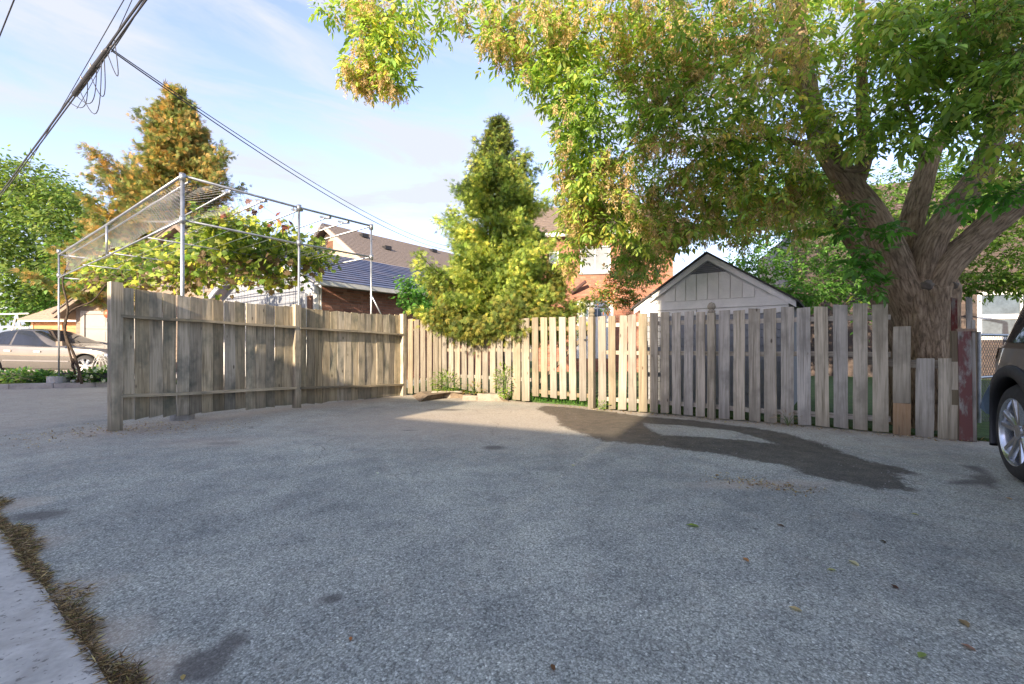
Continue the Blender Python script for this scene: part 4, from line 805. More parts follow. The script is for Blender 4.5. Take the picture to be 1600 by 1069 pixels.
def paint(name, col, met=.6, rough=.3):
    m, t, b = newmat(name); b.inputs['Base Color'].default_value = (*col, 1); b.inputs['Metallic'].default_value = met; b.inputs['Roughness'].default_value = rough; b.inputs['Coat Weight'].default_value = 1; b.inputs['Coat Roughness'].default_value = .03
    c = nd(t, 'ShaderNodeTexCoord'); n = noise(t, c.outputs['Object'], 3, 6, .7); t.links.new(ramp(t, n, [(.3, tuple(x * .9 for x in col)), (.7, tuple(x * 1.12 for x in col))]), b.inputs['Base Color']); return m
M_CGL = plain('tinted_car_glass', (.02, .024, .03), .05, 0, .2, 1, 0)
M_ALLOY = plain('alloy_rim', (.55, .57, .60), .22, .9, .1, 6, 0); M_REDL = plain('red_lens', (.45, .01, .01), .1, 0, .2, 2, 0); M_CHR = plain('chrome', (.7, .7, .7), .1, 1, .05, 2, 0)
# SUV at the right edge; local +x is its nose
fh = Vector((-.5, -.866, 0)); nh = Vector((-.866, .5, 0)); rw = Vector((3.86, 3.50, 0)); WB = 2.72; hw = .93
ctr = rw + fh * (WB / 2) - nh * (hw - .02)
suv = empty('parked_suv', ctr, math.atan2(fh.y, fh.x), label='dark grey brown sport utility car with alloy wheels parked at the right edge', cat='car', group=None)
prof = dict(zb=[(-2.3, .50), (-2.0, .32), (-1.7, .25), (1.7, .22), (2.1, .26), (2.3, .40)], zs=[(-2.3, .86), (-2.18, .98), (-2, 1.02), (0, .99), (1.2, .98), (1.9, .90), (2.25, .74), (2.3, .66)],
    zt=[(-2.3, .90), (-2.2, 1.10), (-2.0, 1.45), (-1.8, 1.60), (-1.2, 1.66), (0, 1.68), (.5, 1.62), (1.25, 1.06), (1.9, .98), (2.3, .72)],
    wt=[(-2.3, .75), (-2, .72), (-1.2, .70), (.5, .68), (1.1, .8), (1.3, .9), (2.3, .85)], ws=[(-2.32, .60), (-2.2, .74), (-2.05, .85), (-1.85, .945), (-1.7, .985), (-1.3, 1), (1.4, 1), (1.8, .97), (2.1, .87), (2.3, .66)])
M_SUV = paint('dark_brown_grey_paint', (.12, .10, .085), .7, .28)
body, Pf, patch = car_body(suv, prof, hw, M_SUV, ((-WB/2, .37), (WB/2, .37)), .43, M_CGL, -2.3, 2.3)
patch('side_window', -1.75, -.75, 7.1, 9.9, M_CGL, xo=(.25, .1)); patch('side_window', -.68, .15, 7.1, 9.9, M_CGL); patch('side_window', .22, 1.05, 7.1, 9.9, M_CGL, xo=(0, -.6))
patch('windscreen', .62, 1.18, 10.1, 13, M_CGL); patch('rear_window', -2.17, -1.9, 8, 13, M_CGL)
patch('tail_lamp', -2.22, -1.80, 5.25, 6.0, M_REDL); patch('headlamp', 1.85, 2.2, 4.6, 5.6, M_ALLOY); patch('sill_trim', -.9, .9, 1.6, 2.9, M_BLACK); patch('rear_bumper', -2.28, -1.83, 1.2, 2.9, M_BLACK)
patch('door_handle', -.62, -.45, 4.75, 4.95, M_CHR, off=.03, nx_=2, ny_=1); patch('door_handle', .3, .47, 4.75, 4.95, M_CHR, off=.03, nx_=2, ny_=1)
for s in (-1, 1):
    for ax in (-WB/2, WB/2):
        q = MB(); n_ = 28; vv = []
        for k in range(n_ + 1):
            a = R(-22 + 224 * k / n_)
            for (rr, dy) in ((.425, .0), (.43, .022), (.50, .020), (.515, .0), (.50, -.10), (.425, -.12)):
                xx = ax + rr * math.cos(a); ws_ = np.interp(xx, [p[0] for p in prof['ws']], [p[1] for p in prof['ws']]); vv.append((xx, s * (hw * min(1, ws_ + .005) + dy), .37 + rr * math.sin(a)))
        q.add(vv, [(k*6+j, k*6+(j+1)%6, k*6+6+(j+1)%6, k*6+6+j) for k in range(n_) for j in range(6)]); q.build('wheel_arch', plain('arch_plastic', (.028, .028, .03), .55, 0, .1, 10, .1), suv, smooth=True)
        wheel(suv, ax, s * (hw - .13), .37, .37, .235, s, M_ALLOY, 5, .3)
for s in (-1, 1):
    q = MB(); q.box(.95, 1.12, s * .93, s * 1.10, 1.02, 1.16) ; q.build('mirror', M_SUV, suv)
# silver saloon behind the flower bed
fc = W(128, 560, 13.4); dxx = Vector((1, .03, 0)).normalized()
sed = empty('parked_saloon', (fc.x - 1.38, fc.y + .9, .10), math.atan2(.03, 1), label='silver beige saloon car parked beyond the flower bed on the far left', cat='car')
prof = dict(zb=[(-2.35, .42), (-2.0, .24), (1.9, .20), (2.3, .34)], zs=[(-2.35, .82), (-2.0, .98), (0, .90), (1.0, .88), (1.8, .78), (2.25, .62), (2.35, .5)],
    zt=[(-2.35, .86), (-2.1, 1.03), (-1.9, 1.08), (-1.3, 1.38), (-.8, 1.46), (-.4, 1.44), (.62, .97), (1.9, .84), (2.35, .56)],
    wt=[(-2.35, .8), (-1.9, .85), (-1.2, .68), (-.4, .68), (.6, .86), (2.3, .8)], ws=[(-2.35, .7), (-2.1, .9), (-1.6, .98), (1.4, 1), (1.9, .93), (2.2, .80), (2.35, .6)])
M_SIL = paint('silver_beige_paint', (.085, .078, .07), .15, .36)
body, Pf, patch = car_body(sed, prof, .91, M_SIL, ((-1.38, .33), (1.38, .33)), .385, M_CGL, -2.35, 2.35)
patch('side_window', -1.6, -.85, 7.1, 9.9, M_CGL, xo=(.35, .05)); patch('side_window', -.77, .42, 7.1, 9.9, M_CGL, xo=(0, -.78)); patch('windscreen', -.3, .52, 10.1, 13, M_CGL); patch('headlamp', 1.9, 2.25, 4.6, 5.6, M_ALLOY)
patch('door_handle', -.9, -.72, 4.85, 5.05, M_CHR, off=.03, nx_=2, ny_=1); patch('door_handle', -.05, .13, 4.85, 5.05, M_CHR, off=.03, nx_=2, ny_=1); patch('side_moulding', -.95, .95, 3.0, 3.2, M_SIL, off=.02)
for s in (-1, 1):
    for ax in (-1.38, 1.38): wheel(sed, ax, s * .80, .33, .33, .2, s, M_ALLOY, 7, .2)
    q = MB(); q.box(.72, .90, s * .90, s * 1.06, .94, 1.07); q.build('mirror', M_SIL, sed)
# driveway slab and bed on the far left
mb = MB(); mb.box(-40, 12.2, 0, 40, -.1, .10, Mw(W(0, 541, 12.3).xy.to_3d(), (1, .06)))
mb = MB(); q0 = (-13.0, 12.55); mb.add([(-60, 12.3, .10), (-8.2, 12.6, .10), (-8.2, 60, .10), (-60, 60, .10), (-60, 12.3, -.1), (-8.2, 12.6, -.1), (-8.2, 60, -.1), (-60, 60, -.1)], [(0,1,2,3),(4,5,1,0),(5,6,2,1),(7,4,0,3)])
o = mb.build('driveway', plain('pale_drive_concrete', (.44, .41, .38), .9, 0, .12, 2, .4)); o['kind'] = 'structure'
bedA, bedB = G(-60, 611), G(300, 601)
mb = MB(); bd = Vector((bedB[0] - bedA[0], bedB[1] - bedA[1], 0)); BL = bd.length; bd.normalize(); Mb = frame(*bedA, bd.x, bd.y)
mb.box(0, BL, .14, 1.35, -.02, .10, Mb); o = mb.build('flower_bed', plain('dark_garden_soil', (.06, .045, .03), .95, 0, .4, 10, 1)); o['kind'] = 'structure'
kb = empty('kerb', (0, 0, 0)); kb['kind'] = 'structure'
for i in range(int(BL / .8)):
    MB().box(i * .8 + .006, i * .8 + .794, 0, .135, -.03, .125 + .006 * (i % 2), Mb).build('kerb_stone', M_KERB, kb)
for (px, wdt, lab) in ((36, .42, 'small dark planter box at the left end of the flower bed'), (152, .75, 'long dark planter box beside the arbor footing'),):
    p = W(px, 541, 11.75); o = empty('planter_box', (p.x, p.y, .09), .02, label=lab, cat='planter', group='dark planter boxes in the flower bed'); m_ = plain('dark_planter', (.03, .028, .03), .7, 0, .2)
    for (x0, x1, y0, y1) in ((-wdt, wdt, -.16, -.13), (-wdt, wdt, .13, .16), (-wdt, -wdt + .03, -.129, .129), (wdt - .03, wdt, -.129, .129)): MB().box(x0, x1, y0, y1, 0, .26).build('side', m_, o)
    MB().box(-wdt + .03, wdt - .03, -.129, .129, 0, .22).build('soil', plain('dark_garden_soil', (.06, .045, .03)), o)
# white frame (goal) far left and wire stand
fr_ = empty('swing_frame', (0, 0, 0), label='white pipe A-frame standing on the lawn beyond the silver car roof', cat='frame')
a, b_, c_ = W(-40, 492, 20), W(45, 490, 20), None
MB().tube([a, b_], .03, 6).build('top_bar', M_WHITE, fr_)
for x in (18, 34): p = W(26, 490, 20); MB().tube([p, W(x, 520, 20)], .035, 6).build('leg', M_WHITE, fr_)
MB().tube([W(-40, 511, 20), W(45, 512, 20)], .03, 6).build('crossbar', M_WHITE, fr_)
ws_ = empty('wire_stand', (0, 0, 0), label='white looped wire plant stand beside the front of the silver car', cat='plant stand')
pw = W(158, 560, 12.3); rr = random.Random(3)
for k in range(7):
    a = rr.uniform(0, PI); h_ = rr.uniform(.3, .75); w2 = rr.uniform(.12, .3); MB().tube([(pw.x + math.cos(a) * w2 * math.cos(t_), pw.y + math.sin(a) * w2 * math.cos(t_), .12 + h_ * math.sin(t_)) for t_ in np.linspace(0, PI, 14)], .004, 5).build('hoop', M_WHITE, ws_, smooth=True)
# ================================================================== chain link fence by the right house
cf = empty('chain_link_fence', (0, 0, 0), label='grey chain link fence in the shade behind the dark car', cat='fence')
c0_, c1_ = Vector((6.1, 5.95, 0)), Vector((10.4, 8.0, 0)); CL = (c1_ - c0_).length; Mc = frame(c0_.x, c0_.y, *(c1_ - c0_).xy)
for x in (0, CL / 2, CL): MB().tube([Mc @ Vector((x, 0, 0)), Mc @ Vector((x, 0, 1.22))], .025, 8).build('post', M_GALV, cf)
for z in (1.18, .62): MB().tube([Mc @ Vector((0, 0, z)), Mc @ Vector((CL, 0, z))], .018, 8).build('rail', M_GALV, cf)
q = MB(); s_ = .075
for i in range(int((CL + 1.15) / s_)):
    for sg in (1, -1):
        x0 = i * s_ - (1.15 if sg > 0 else 0); x1 = x0 + 1.15 * sg; z0, z1 = .03, 1.18
        if sg < 0: x0 = i * s_; x1 = x0 - 1.15
        def clip(x, ): return x
        pts = [(x0 + (x1 - x0) * k / 8, z0 + (z1 - z0) * k / 8) for k in range(9)]; pts = [p for p in pts if 0 <= p[0] <= CL]
        if len(pts) > 1: q.tube([Mc @ Vector((x, .02 * sg * .2, z)) for x, z in pts], .0028, 3, False)
o = q.build('mesh', plain('dull_mesh', (.14, .14, .15), .6, .5), cf, recalc=False); o['kind'] = 'stuff'
tp = MB(); rr = random.Random(5); vs_ = [(5.9 + i * .12 + rr.uniform(-.03, .03), 5.55 + j * .06 + rr.uniform(-.03, .03), max(.02, .62 - i * .11 + rr.uniform(-.05, .05)) * (1 - j * .2)) for j in range(4) for i in range(6)]
tp.add(vs_, [(j*6+i, j*6+i+1, j*6+i+7, j*6+i+6) for j in range(3) for i in range(5)]); o = tp.build('tarpaulin', plain('blue_grey_tarp', (.18, .24, .33), .4, 0, .15), None); md = o.modifiers.new('s', 'SOLIDIFY'); md.thickness = .01; tag(o, 'crumpled blue grey tarpaulin between the red post and the dark car', 'tarp')
# ================================================================== trees and plants
def barkmat(name, cols, sc=1.0, strength=1.0):
    m, t, b = newmat(name); c = nd(t, 'ShaderNodeTexCoord'); uv = nd(t, 'ShaderNodeAttribute', attribute_name='Along')
    # ridged bark: stretched along the limb with the coordinate stored on the mesh
    mp_ = mapping(t, uv.outputs['Vector'], (26 * sc, 26 * sc, 7.5 * sc)); n1 = noise(t, mp_, 1, 8, .72, .5)
    vo = nd(t, 'ShaderNodeTexVoronoi', Scale=1.); vo.feature = 'DISTANCE_TO_EDGE'; t.links.new(mapping(t, uv.outputs['Vector'], (30 * sc, 30 * sc, 4.5 * sc)), vo.inputs['Vector'])
    n2 = noise(t, c.outputs['Object'], 2.2, 5, .6); h = math2(t, 'ADD', math2(t, 'MULTIPLY', n1, 1.), math2(t, 'MULTIPLY', vo.outputs['Distance'], .6))
    col = ramp(t, h, [(.35, cols[0]), (.6, cols[1]), (.95, cols[2])]); col = mixc(t, .8, col, ramp(t, n2, [(.3, (.7, .68, .66)), (.7, (1.25, 1.2, 1.12))]), 'MULTIPLY')
    t.links.new(col, b.inputs['Base Color']); b.inputs['Roughness'].default_value = .95; b.inputs['Specular IOR Level'].default_value = .15; bump(t, b, h, strength, .03); return m
M_BARK = barkmat('maple_bark', ((.09, .065, .045), (.35, .26, .175), (.60, .475, .345)))
M_BARKD = barkmat('dark_bark', ((.03, .025, .02), (.09, .07, .055), (.16, .13, .10)), 1.5)
M_TWIG = plain('grey_twig', (.16, .13, .10), .9, 0, .3, 12, .2)
def limb_mesh(name, limbs, n=20, rough=.0, mat=None, parent=None, sub=4):
    """limbs: list of (points, radii); smoothed tubes with an Along coordinate for bark"""
    mb = MB(); al = []
    for li, (pts, rad) in enumerate(limbs):
        pts = [Vector(p) for p in pts]; P2 = []; R2 = []
        for i in range(len(pts) - 1):
            p0 = pts[max(i-1, 0)]; p1 = pts[i]; p2 = pts[i+1]; p3 = pts[min(i+2, len(pts)-1)]
            for k in range(sub):
                t_ = k / sub; P2.append(.5 * ((2*p1) + (p2-p0)*t_ + (2*p0-5*p1+4*p2-p3)*t_*t_ + (3*p1-p0-3*p2+p3)*t_**3)); R2.append(rad[i] + (rad[i+1]-rad[i]) * t_)
        P2.append(pts[-1]); R2.append(rad[-1]); nn = max(4, n if max(rad) > .08 else (n // 2 if max(rad) > .03 else 5)); b0 = len(mb.v); mb.tube(P2, R2, nn)
        L_ = 0
        for i in range(len(P2)):
            if i: L_ += (P2[i] - P2[i-1]).length
            for k in range(nn):
                a = 2*PI*k/nn; al.append((math.cos(a) * R2[i] + li * 3.1, math.sin(a) * R2[i], L_))
                if rough:
                    v = Vector(mb.v[b0 + i*nn + k]); d = (v - P2[i]); f = 1 + rough * (MN.noise(Vector((math.cos(a) * 2.4, math.sin(a) * 2.4, L_ * 1.3 + li * 9))) + .35 * MN.noise(Vector((math.cos(a) * 7, math.sin(a) * 7, L_ * 3.0 + li * 9)))); mb.v[b0 + i*nn + k] = tuple(P2[i] + d * f)
    me_ = bpy.data.meshes.new(name); me_.from_pydata(mb.v, [], mb.f); me_.shade_smooth()
    at_ = me_.attributes.new('Along', 'FLOAT_VECTOR', 'POINT'); at_.data.foreach_set('vector', np.array(al, np.float32).ravel())
    return link(name, me_, mat, parent)
def grow(nodes, targets, r_end=.004, seg=.35, droop=.15, k_up=.2, wob=.12, keep_trunk=False, order=True):
    """join each target point to the nearest skeleton node by a bent twig; returns twigs (points, radii)"""
    nodes = np.array(nodes, float); T = np.array(targets); tw = []
    d0 = np.min(np.linalg.norm(T[:, None] - nodes[None, :, :3], axis=2), axis=1) if len(T) * len(nodes) < 4e7 else np.zeros(len(T)); T = T[np.argsort(d0)]
    buf = np.zeros((len(nodes) + len(T) * 12, 4)); buf[:len(nodes)] = nodes; cnt = len(nodes)
    for p in T:
        d = np.linalg.norm(buf[:cnt, :3] - p, axis=1) ; j = int(np.argmin(d)); q = buf[j, :3]; L_ = d[j]
        if L_ < .05: continue
        n = max(2, min(10, int(L_ / seg) + 1)); mid = (q + p) / 2 + RNG.normal(0, wob * L_, 3) + np.array([0, 0, k_up * L_]); ts = np.linspace(0, 1, n + 1)[:, None]
        pts = (1-ts)**2 * q + 2*ts*(1-ts)*mid + ts**2*p; pts[:, 2] -= droop * L_ * (ts[:, 0] ** 3) * .3
        r0 = min(buf[j, 3] * .7, .010 + .017 * L_); rad = np.linspace(r0, r_end, n + 1); tw.append((pts, rad))
        buf[cnt:cnt + n, :3] = pts[1:]; buf[cnt:cnt + n, 3] = rad[1:]; cnt += n
    return tw
def twig_mesh(name, tw, mat, parent, n=4):
    mb = MB()
    for pts, rad in tw: mb.tube([tuple(p) for p in pts], list(rad), n if rad[0] < .03 else 7, False)
    me_ = bpy.data.meshes.new(name); me_.from_pydata(mb.v, [], mb.f); me_.shade_smooth(); o = link(name, me_, mat, parent); o['kind'] = 'stuff'; return o
def blob_pts(blobs, n):
    w_ = np.array([b[5] for b in blobs], float); w_ /= w_.sum(); out = []
    for i in RNG.choice(len(blobs), n, p=w_):
        px, py, Z, rp_x, rz_, _ = blobs[i][:6]; ry_ = blobs[i][6] if len(blobs[i]) > 6 else rp_x
        v = rand_unit(1)[0] * RNG.uniform(0, 1) ** (1/2.4); c = W(px, py, Z); out.append((c.x + v[0] * rp_x * Z / F, c.y + v[1] * rz_, c.z + v[2] * ry_ * Z / F))
    return np.array(out)
def leaves_on(tw, per_m, kinds, comp=5, frac=.35, size=(.06, .1), spread=.07, droop=.5, width=.8, up=.6):
    """compound leaves along the outer part of each twig"""
    P = []; D = []
    for pts, rad in tw:
        seg = np.linalg.norm(np.diff(pts, axis=0), axis=1); L_ = seg.sum(); cum = np.concatenate([[0], np.cumsum(seg)]); n = max(2, int(per_m * min(L_, 1.6) * (1 - frac * .5)))
        s = RNG.uniform(frac if L_ > .3 else 0, 1, n) ** .8 * L_; 
        for q in range(3): P.append(np.stack([np.interp(s, cum, pts[:, k]) for k in range(3)], 1)) if q == 0 else None
    P = np.concatenate(P); n = len(P); dirc = rand_unit(n); dirc[:, 2] = dirc[:, 2] * .5 - droop * .4; dirc /= np.linalg.norm(dirc, axis=1, keepdims=True)
    pet = P + dirc * RNG.uniform(.3, 1.1, (n, 1)) * spread
    # leaflets
    side = np.cross(dirc, np.array([0, 0, 1.]) + rand_unit(n) * .3); side /= np.linalg.norm(side, axis=1, keepdims=True) + 1e-9
    nrm = np.cross(side, dirc) + rand_unit(n) * .45
    PP = []; DD = []; NN = []; SS = []; II = []
    sz = RNG.uniform(*size, n)
    for k in range(comp):
        a = (k - (comp - 1) / 2) / max(1, (comp - 1) / 2) if comp > 1 else 0; pos = pet + dirc * (1 - abs(a)) * sz[:, None] * .75 + side * a * .12 * sz[:, None]
        d = dirc * (1 - .65 * abs(a)) + side * a * .95 + rand_unit(n) * .22; d[:, 2] -= droop * .35
        PP.append(pos); DD.append(d); NN.append(nrm + rand_unit(n) * .25); s_ = sz * (1 - .22 * abs(a)) * RNG.uniform(.85, 1.1, n); SS.append(np.stack([s_ * width, s_, s_], 1)); II.append(np.arange(n))
    return np.concatenate(PP), np.concatenate(DD), np.concatenate(NN), np.concatenate(SS), np.concatenate(II), pet
def colors_by_clump(P, pal, wts, scale=1.2, jit=.22, idx=None):
    """palette choice varies smoothly through the crown plus leaf to leaf"""
    n = len(P); f = np.array([MN.noise(Vector(p * scale)) for p in (P if len(P) < 60000 else P)]) if n < 60000 else np.interp(np.sin(P[:, 0] * 2.1 * scale + 1.3 * np.sin(P[:, 2] * 1.9 * scale)) + np.sin(P[:, 2] * 2.7 * scale + P[:, 1] * 1.7 * scale), [-2, 2], [-1, 1])
    u = np.clip(RNG.uniform(0, 1, n) * .6 + (f * .5 + .5) * .4, 0, .9999); cw = np.cumsum(np.array(wts) / sum(wts)); c = (np.array(pal) * 2.4)[np.searchsorted(cw, u)]
    return np.clip(c * (1 + RNG.normal(0, jit, (n, 1))) * (1 + RNG.normal(0, .05, (n, 3))), .004, .9)
# ---------------- the big ash-leaved maple behind the fence
mp = empty('maple_tree', (0, 0, 0), label='huge many limbed maple tree with drooping seed clusters behind the fence on the right', cat='tree')
def WP(l): return [tuple(W(*p)) for p in l]
TR = .70      # limb radii
limbs = [
 ([(5.22, 5.72, -.1), (5.20, 5.74, .4), W(1446, 560, 5.78), W(1444, 500, 5.80), W(1440, 455, 5.8), W(1436, 425, 5.8)], [.56, .50, .43, .43, .46, .34]),
 (WP([(1446, 530, 5.85), (1408, 440, 5.78), (1370, 351, 5.7), (1318, 276, 5.6), (1276, 200, 5.5), (1253, 94, 5.4), (1236, 0, 5.3), (1205, -120, 5.1), (1150, -260, 5.0)]), [.30, .29, .225, .20, .165, .145, .13, .11, .07]),
 (WP([(1428, 680, 6.25), (1412, 560, 6.3), (1388, 480, 6.35), (1362, 421, 6.5), (1327, 365, 6.7), (1276, 299, 7.0), (1220, 234, 7.3), (1150, 150, 7.6), (1100, 40, 7.9)]), [.30, .28, .25, .20, .175, .14, .11, .08, .05]),
 (WP([(1446, 530, 5.85), (1418, 425, 5.95), (1421, 365, 6.0), (1440, 290, 6.05), (1462, 224, 6.1), (1492, 190, 6.15), (1505, 90, 6.2), (1500, -60, 6.3)]), [.22, .21, .19, .175, .15, .12, .09, .05]),
 (WP([(1445, 530, 5.85), (1445, 411, 5.65), (1482, 337, 5.6), (1528, 275, 5.5), (1556, 205, 5.4), (1590, 110, 5.3), (1630, 0, 5.2)]), [.24, .225, .20, .185, .15, .12, .09]),
 (WP([(1446, 540, 5.85), (1462, 440, 5.62), (1520, 376, 5.5), (1605, 306, 5.3), (1700, 240, 5.1), (1850, 120, 4.9), (2000, -60, 4.6)]), [.30, .26, .205, .19, .17, .13, .08]),
 (WP([(1336, 300, 5.62), (1352, 240, 5.55), (1347, 160, 5.5), (1346, 80, 5.45), (1344, -20, 5.4), (1340, -160, 5.3)]), [.12, .13, .105, .085, .075, .04]),
 (WP([(1288, 230, 5.52), (1310, 262, 5.5), (1345, 262, 5.52), (1356, 215, 5.55)]), [.10, .10, .10, .08]),
 (WP([(1300, 240, 5.6), (1200, 215, 5.9), (1117, 229, 6.2), (1057, 277, 6.5), (1030, 320, 6.7), (1000, 380, 7.0)]), [.08, .065, .045, .032, .02, .01]),
 (WP([(1262, 120, 5.5), (1160, 60, 5.8), (1070, 120, 6.0), (1003, 199, 6.3), (960, 260, 6.6)]), [.10, .08, .055, .04, .02]),
 (WP([(1240, 10, 5.3), (1100, -110, 5.5), (920, -150, 5.7), (740, -130, 5.9), (600, -60, 6.1), (540, 20, 6.2)]), [.12, .10, .075, .05, .03, .012]),
 (WP([(920, -150, 5.7), (850, -40, 6.0), (800, 40, 6.2), (770, 110, 6.3)]), [.06, .045, .025, .01]),
 (WP([(1205, -120, 5.1), (1080, -70, 5.5), (1000, 20, 6.0), (940, 120, 6.4), (910, 220, 6.8)]), [.07, .045, .03, .018, .01]),
 (WP([(1262, 160, 5.6), (1220, 120, 6.2), (1150, 130, 6.8), (1040, 210, 7.6), (960, 330, 8.4)]), [.09, .07, .06, .04, .02]),
 (WP([(1448, 260, 6.05), (1420, 180, 5.6), (1400, 90, 5.2), (1400, -20, 4.9)]), [.08, .06, .045, .02]),
 (WP([(1556, 205, 5.4), (1560, 130, 4.9), (1545, 40, 4.5), (1500, -60, 4.1)]), [.08, .06, .045, .02]),
]
limbs = [(p, [x * TR * (1 if x > .16 else .55 + .45 * x / .16) for x in r]) for p, r in limbs]
limbs[0] = (limbs[0][0], [r * 1.03 for r in limbs[0][1]]); limb_mesh('trunk', [limbs[0]], 48, .16, M_BARK, mp, 8)
for l in limbs[1:]: limb_mesh('limb', [l], 28 if max(l[1]) > .15 else 14, .11, M_BARK, mp, 6)
q = W(1449, 446, 5.32)
for (px, py, Z, s) in ((1449, 445, 5.40, .055), (1489, 444, 5.5, .05), (1350, 245, 5.42, .07)):       # knots and a burl with shoots
    bm = bmesh.new(); bmesh.ops.create_icosphere(bm, subdivisions=3, radius=s)
    for v in bm.verts: v.co *= 1 + .5 * MN.noise(v.co * 30)
    me_ = bpy.data.meshes.new('burl'); bm.to_mesh(me_); bm.free(); me_.shade_smooth(); o = link('burl', me_, M_TWIG, mp); o.location = W(px, py, Z)
nodes = []
for pts, rad in limbs[1:]:
    for i in range(len(pts) - 1):
        for k in range(5):
            a = Vector(pts[i]).lerp(Vector(pts[i+1]), k / 5); r_ = rad[i] + (rad[i+1] - rad[i]) * k / 5
            if a.z > 2.4: nodes.append((*a, r_))
blobs = [  # px, py, Z, rx(px), rz(m), weight, ry(px)
 (585,25,6.2,62,.5,4,36),(610,65,6.2,48,.5,4.5,36),(560,112,6.3,40,.3,2.2,24),(610,115,6.2,36,.3,2,26),(520,22,6.2,20,.3,.5,12),(655,25,6.1,55,.4,1.6,34),(705,20,6.1,22,.3,.6,32),
 (775,30,6.1,45,.5,2.0,38),(790,80,6.1,36,.4,1.3,30),(765,58,6.1,22,.3,.5,20),(850,60,6.0,50,.8,5,70),(835,130,6.1,32,.4,1.2,24),
 (880,120,6.2,45,.7,6,80),(900,180,6.2,48,.8,7,70),(930,60,6.0,80,1.,9,80),(1040,360,6.6,60,.5,5,34),(1180,300,6.2,70,.6,6,60),(1270,290,6.0,50,.5,4,40),(1400,220,4.6,50,.4,1,20),(910,260,6.6,42,.8,9,60),(950,320,7.0,70,.9,12,60),(905,345,7.4,36,.6,5,36),(893,400,8.0,22,.4,2,24),(985,400,8.2,34,.5,2.5,24),
 (1010,180,6.4,80,1.2,11,100),(1050,60,5.8,90,1.2,11,80),(1060,300,7.2,80,1.2,7,70),(1010,375,8.4,60,.6,4,34),(1000,425,9.5,34,.5,1.6,30),
 (1150,120,5.6,90,1.2,10,110),(1160,250,6.6,80,1.2,7,70),(1150,345,7.4,70,1.0,5,36),(1250,40,5.6,90,1.0,5,60),(1280,330,6.8,60,.8,2.6,40),
 (1350,50,5.2,90,1.0,5,60),(1240,200,5.4,60,.7,3,80),(1340,180,4.9,70,.5,3.4,60),(1450,60,4.7,90,.9,8,70),(1440,160,4.8,70,.5,2.6,30),(1550,50,4.2,80,.8,8,70),
 (1570,130,4.1,60,.6,3.4,50),(1590,240,4.0,40,.4,.8,30),(1520,170,4.6,50,.5,1.6,36),(1660,100,4.2,90,1.0,7,140),(1200,-80,6.4,320,1.2,4,60),(800,-90,6.4,260,1.0,3,50),(1500,-100,5.6,220,1.2,3,60),
]
blobs += [(1500,40,4.0,60,.3,1.6,50),(1570,110,3.8,50,.3,1.3,50),(1430,80,4.2,50,.3,1.4,44),(1585,180,3.7,30,.2,.8,40),(1380,20,4.2,50,.3,1.2,30),(1130,260,6.2,70,.6,5,60),(1080,200,6.0,70,.6,5,60)]
blobs += [(1850,60,4.9,130,.9,7,120),(1980,-60,4.6,130,.9,5,120),(1750,-60,5.0,120,.9,4,90)]
T = blob_pts(blobs, 6000); tw = grow(nodes, T, .003, .3, .3, .12, .14)
tw2 = [(p, r) for p, r in tw]
twig_mesh('branches', tw, M_BARKD, mp)
P, D, Nn, S, I, pet = leaves_on(tw2, 17, None, 5, .2, (.08, .145), .13, .75, .66)
G1, G2, G3, G4, Y1 = (.085, .135, .028), (.125, .18, .035), (.06, .10, .028), (.20, .22, .045), (.38, .28, .06)
C = colors_by_clump(P, [G3, G1, G2, G4, Y1], [2.2, 4, 4.2, 3.2, 1.4], 1.1)
foliage('leaves', T_LEAF, P, D, Nn, S, C, M_LEAF, mp, singles=240)
print('maple leaflets', len(P))
# hanging bunches of dry winged seeds
def seeds(par, n_b, lo, hi, pal, wts, filt=None, sz=(.028, .045)):
    src = pet[filt(pet)] if filt is not None else pet
    fld = np.sin(src[:, 0] * 3.1 + 2 * np.sin(src[:, 1] * 2.3)) + np.sin(src[:, 2] * 3.7 + src[:, 0] * 1.1); src = src[fld > .1]
    b = src[RNG.choice(len(src), min(n_b, len(src)), replace=False)]; k = RNG.integers(lo, hi, len(b)); base = np.repeat(b, k, axis=0); n = len(base); ln = np.repeat(RNG.uniform(.08, .22, len(b)), k); t_ = RNG.uniform(0, 1, n)
    pc = base + rand_unit(n) * .035 * (1 - .4 * t_[:, None]); pc[:, 2] -= t_ * ln; D = rand_unit(n) * .7; D[:, 2] -= .9; tone = np.repeat(RNG.normal(1, .15, (len(b), 1)), k, axis=0)
    o = link('seed_bunches', leaf_mesh('seed_bunches', T_SEED, pc, D, rand_unit(n), np.stack([RNG.uniform(.03, .045, n)] + [RNG.uniform(*sz, n)] * 2, 1), np.clip(pick(pal, wts, n, .12) * tone, .01, .9)), M_LEAF, par); o['kind'] = 'stuff'
seeds(mp, 4600, 22, 46, [(.50, .35, .20), (.56, .42, .25), (.42, .29, .17), (.50, .42, .2)], [3, 3, 2, 2], lambda p: p[:, 0] / p[:, 1] < .65)
seeds(mp, 700, 18, 34, [(.42, .36, .13), (.36, .34, .12), (.42, .28, .14)], [3, 2, 2], lambda p: p[:, 0] / p[:, 1] >= .6)
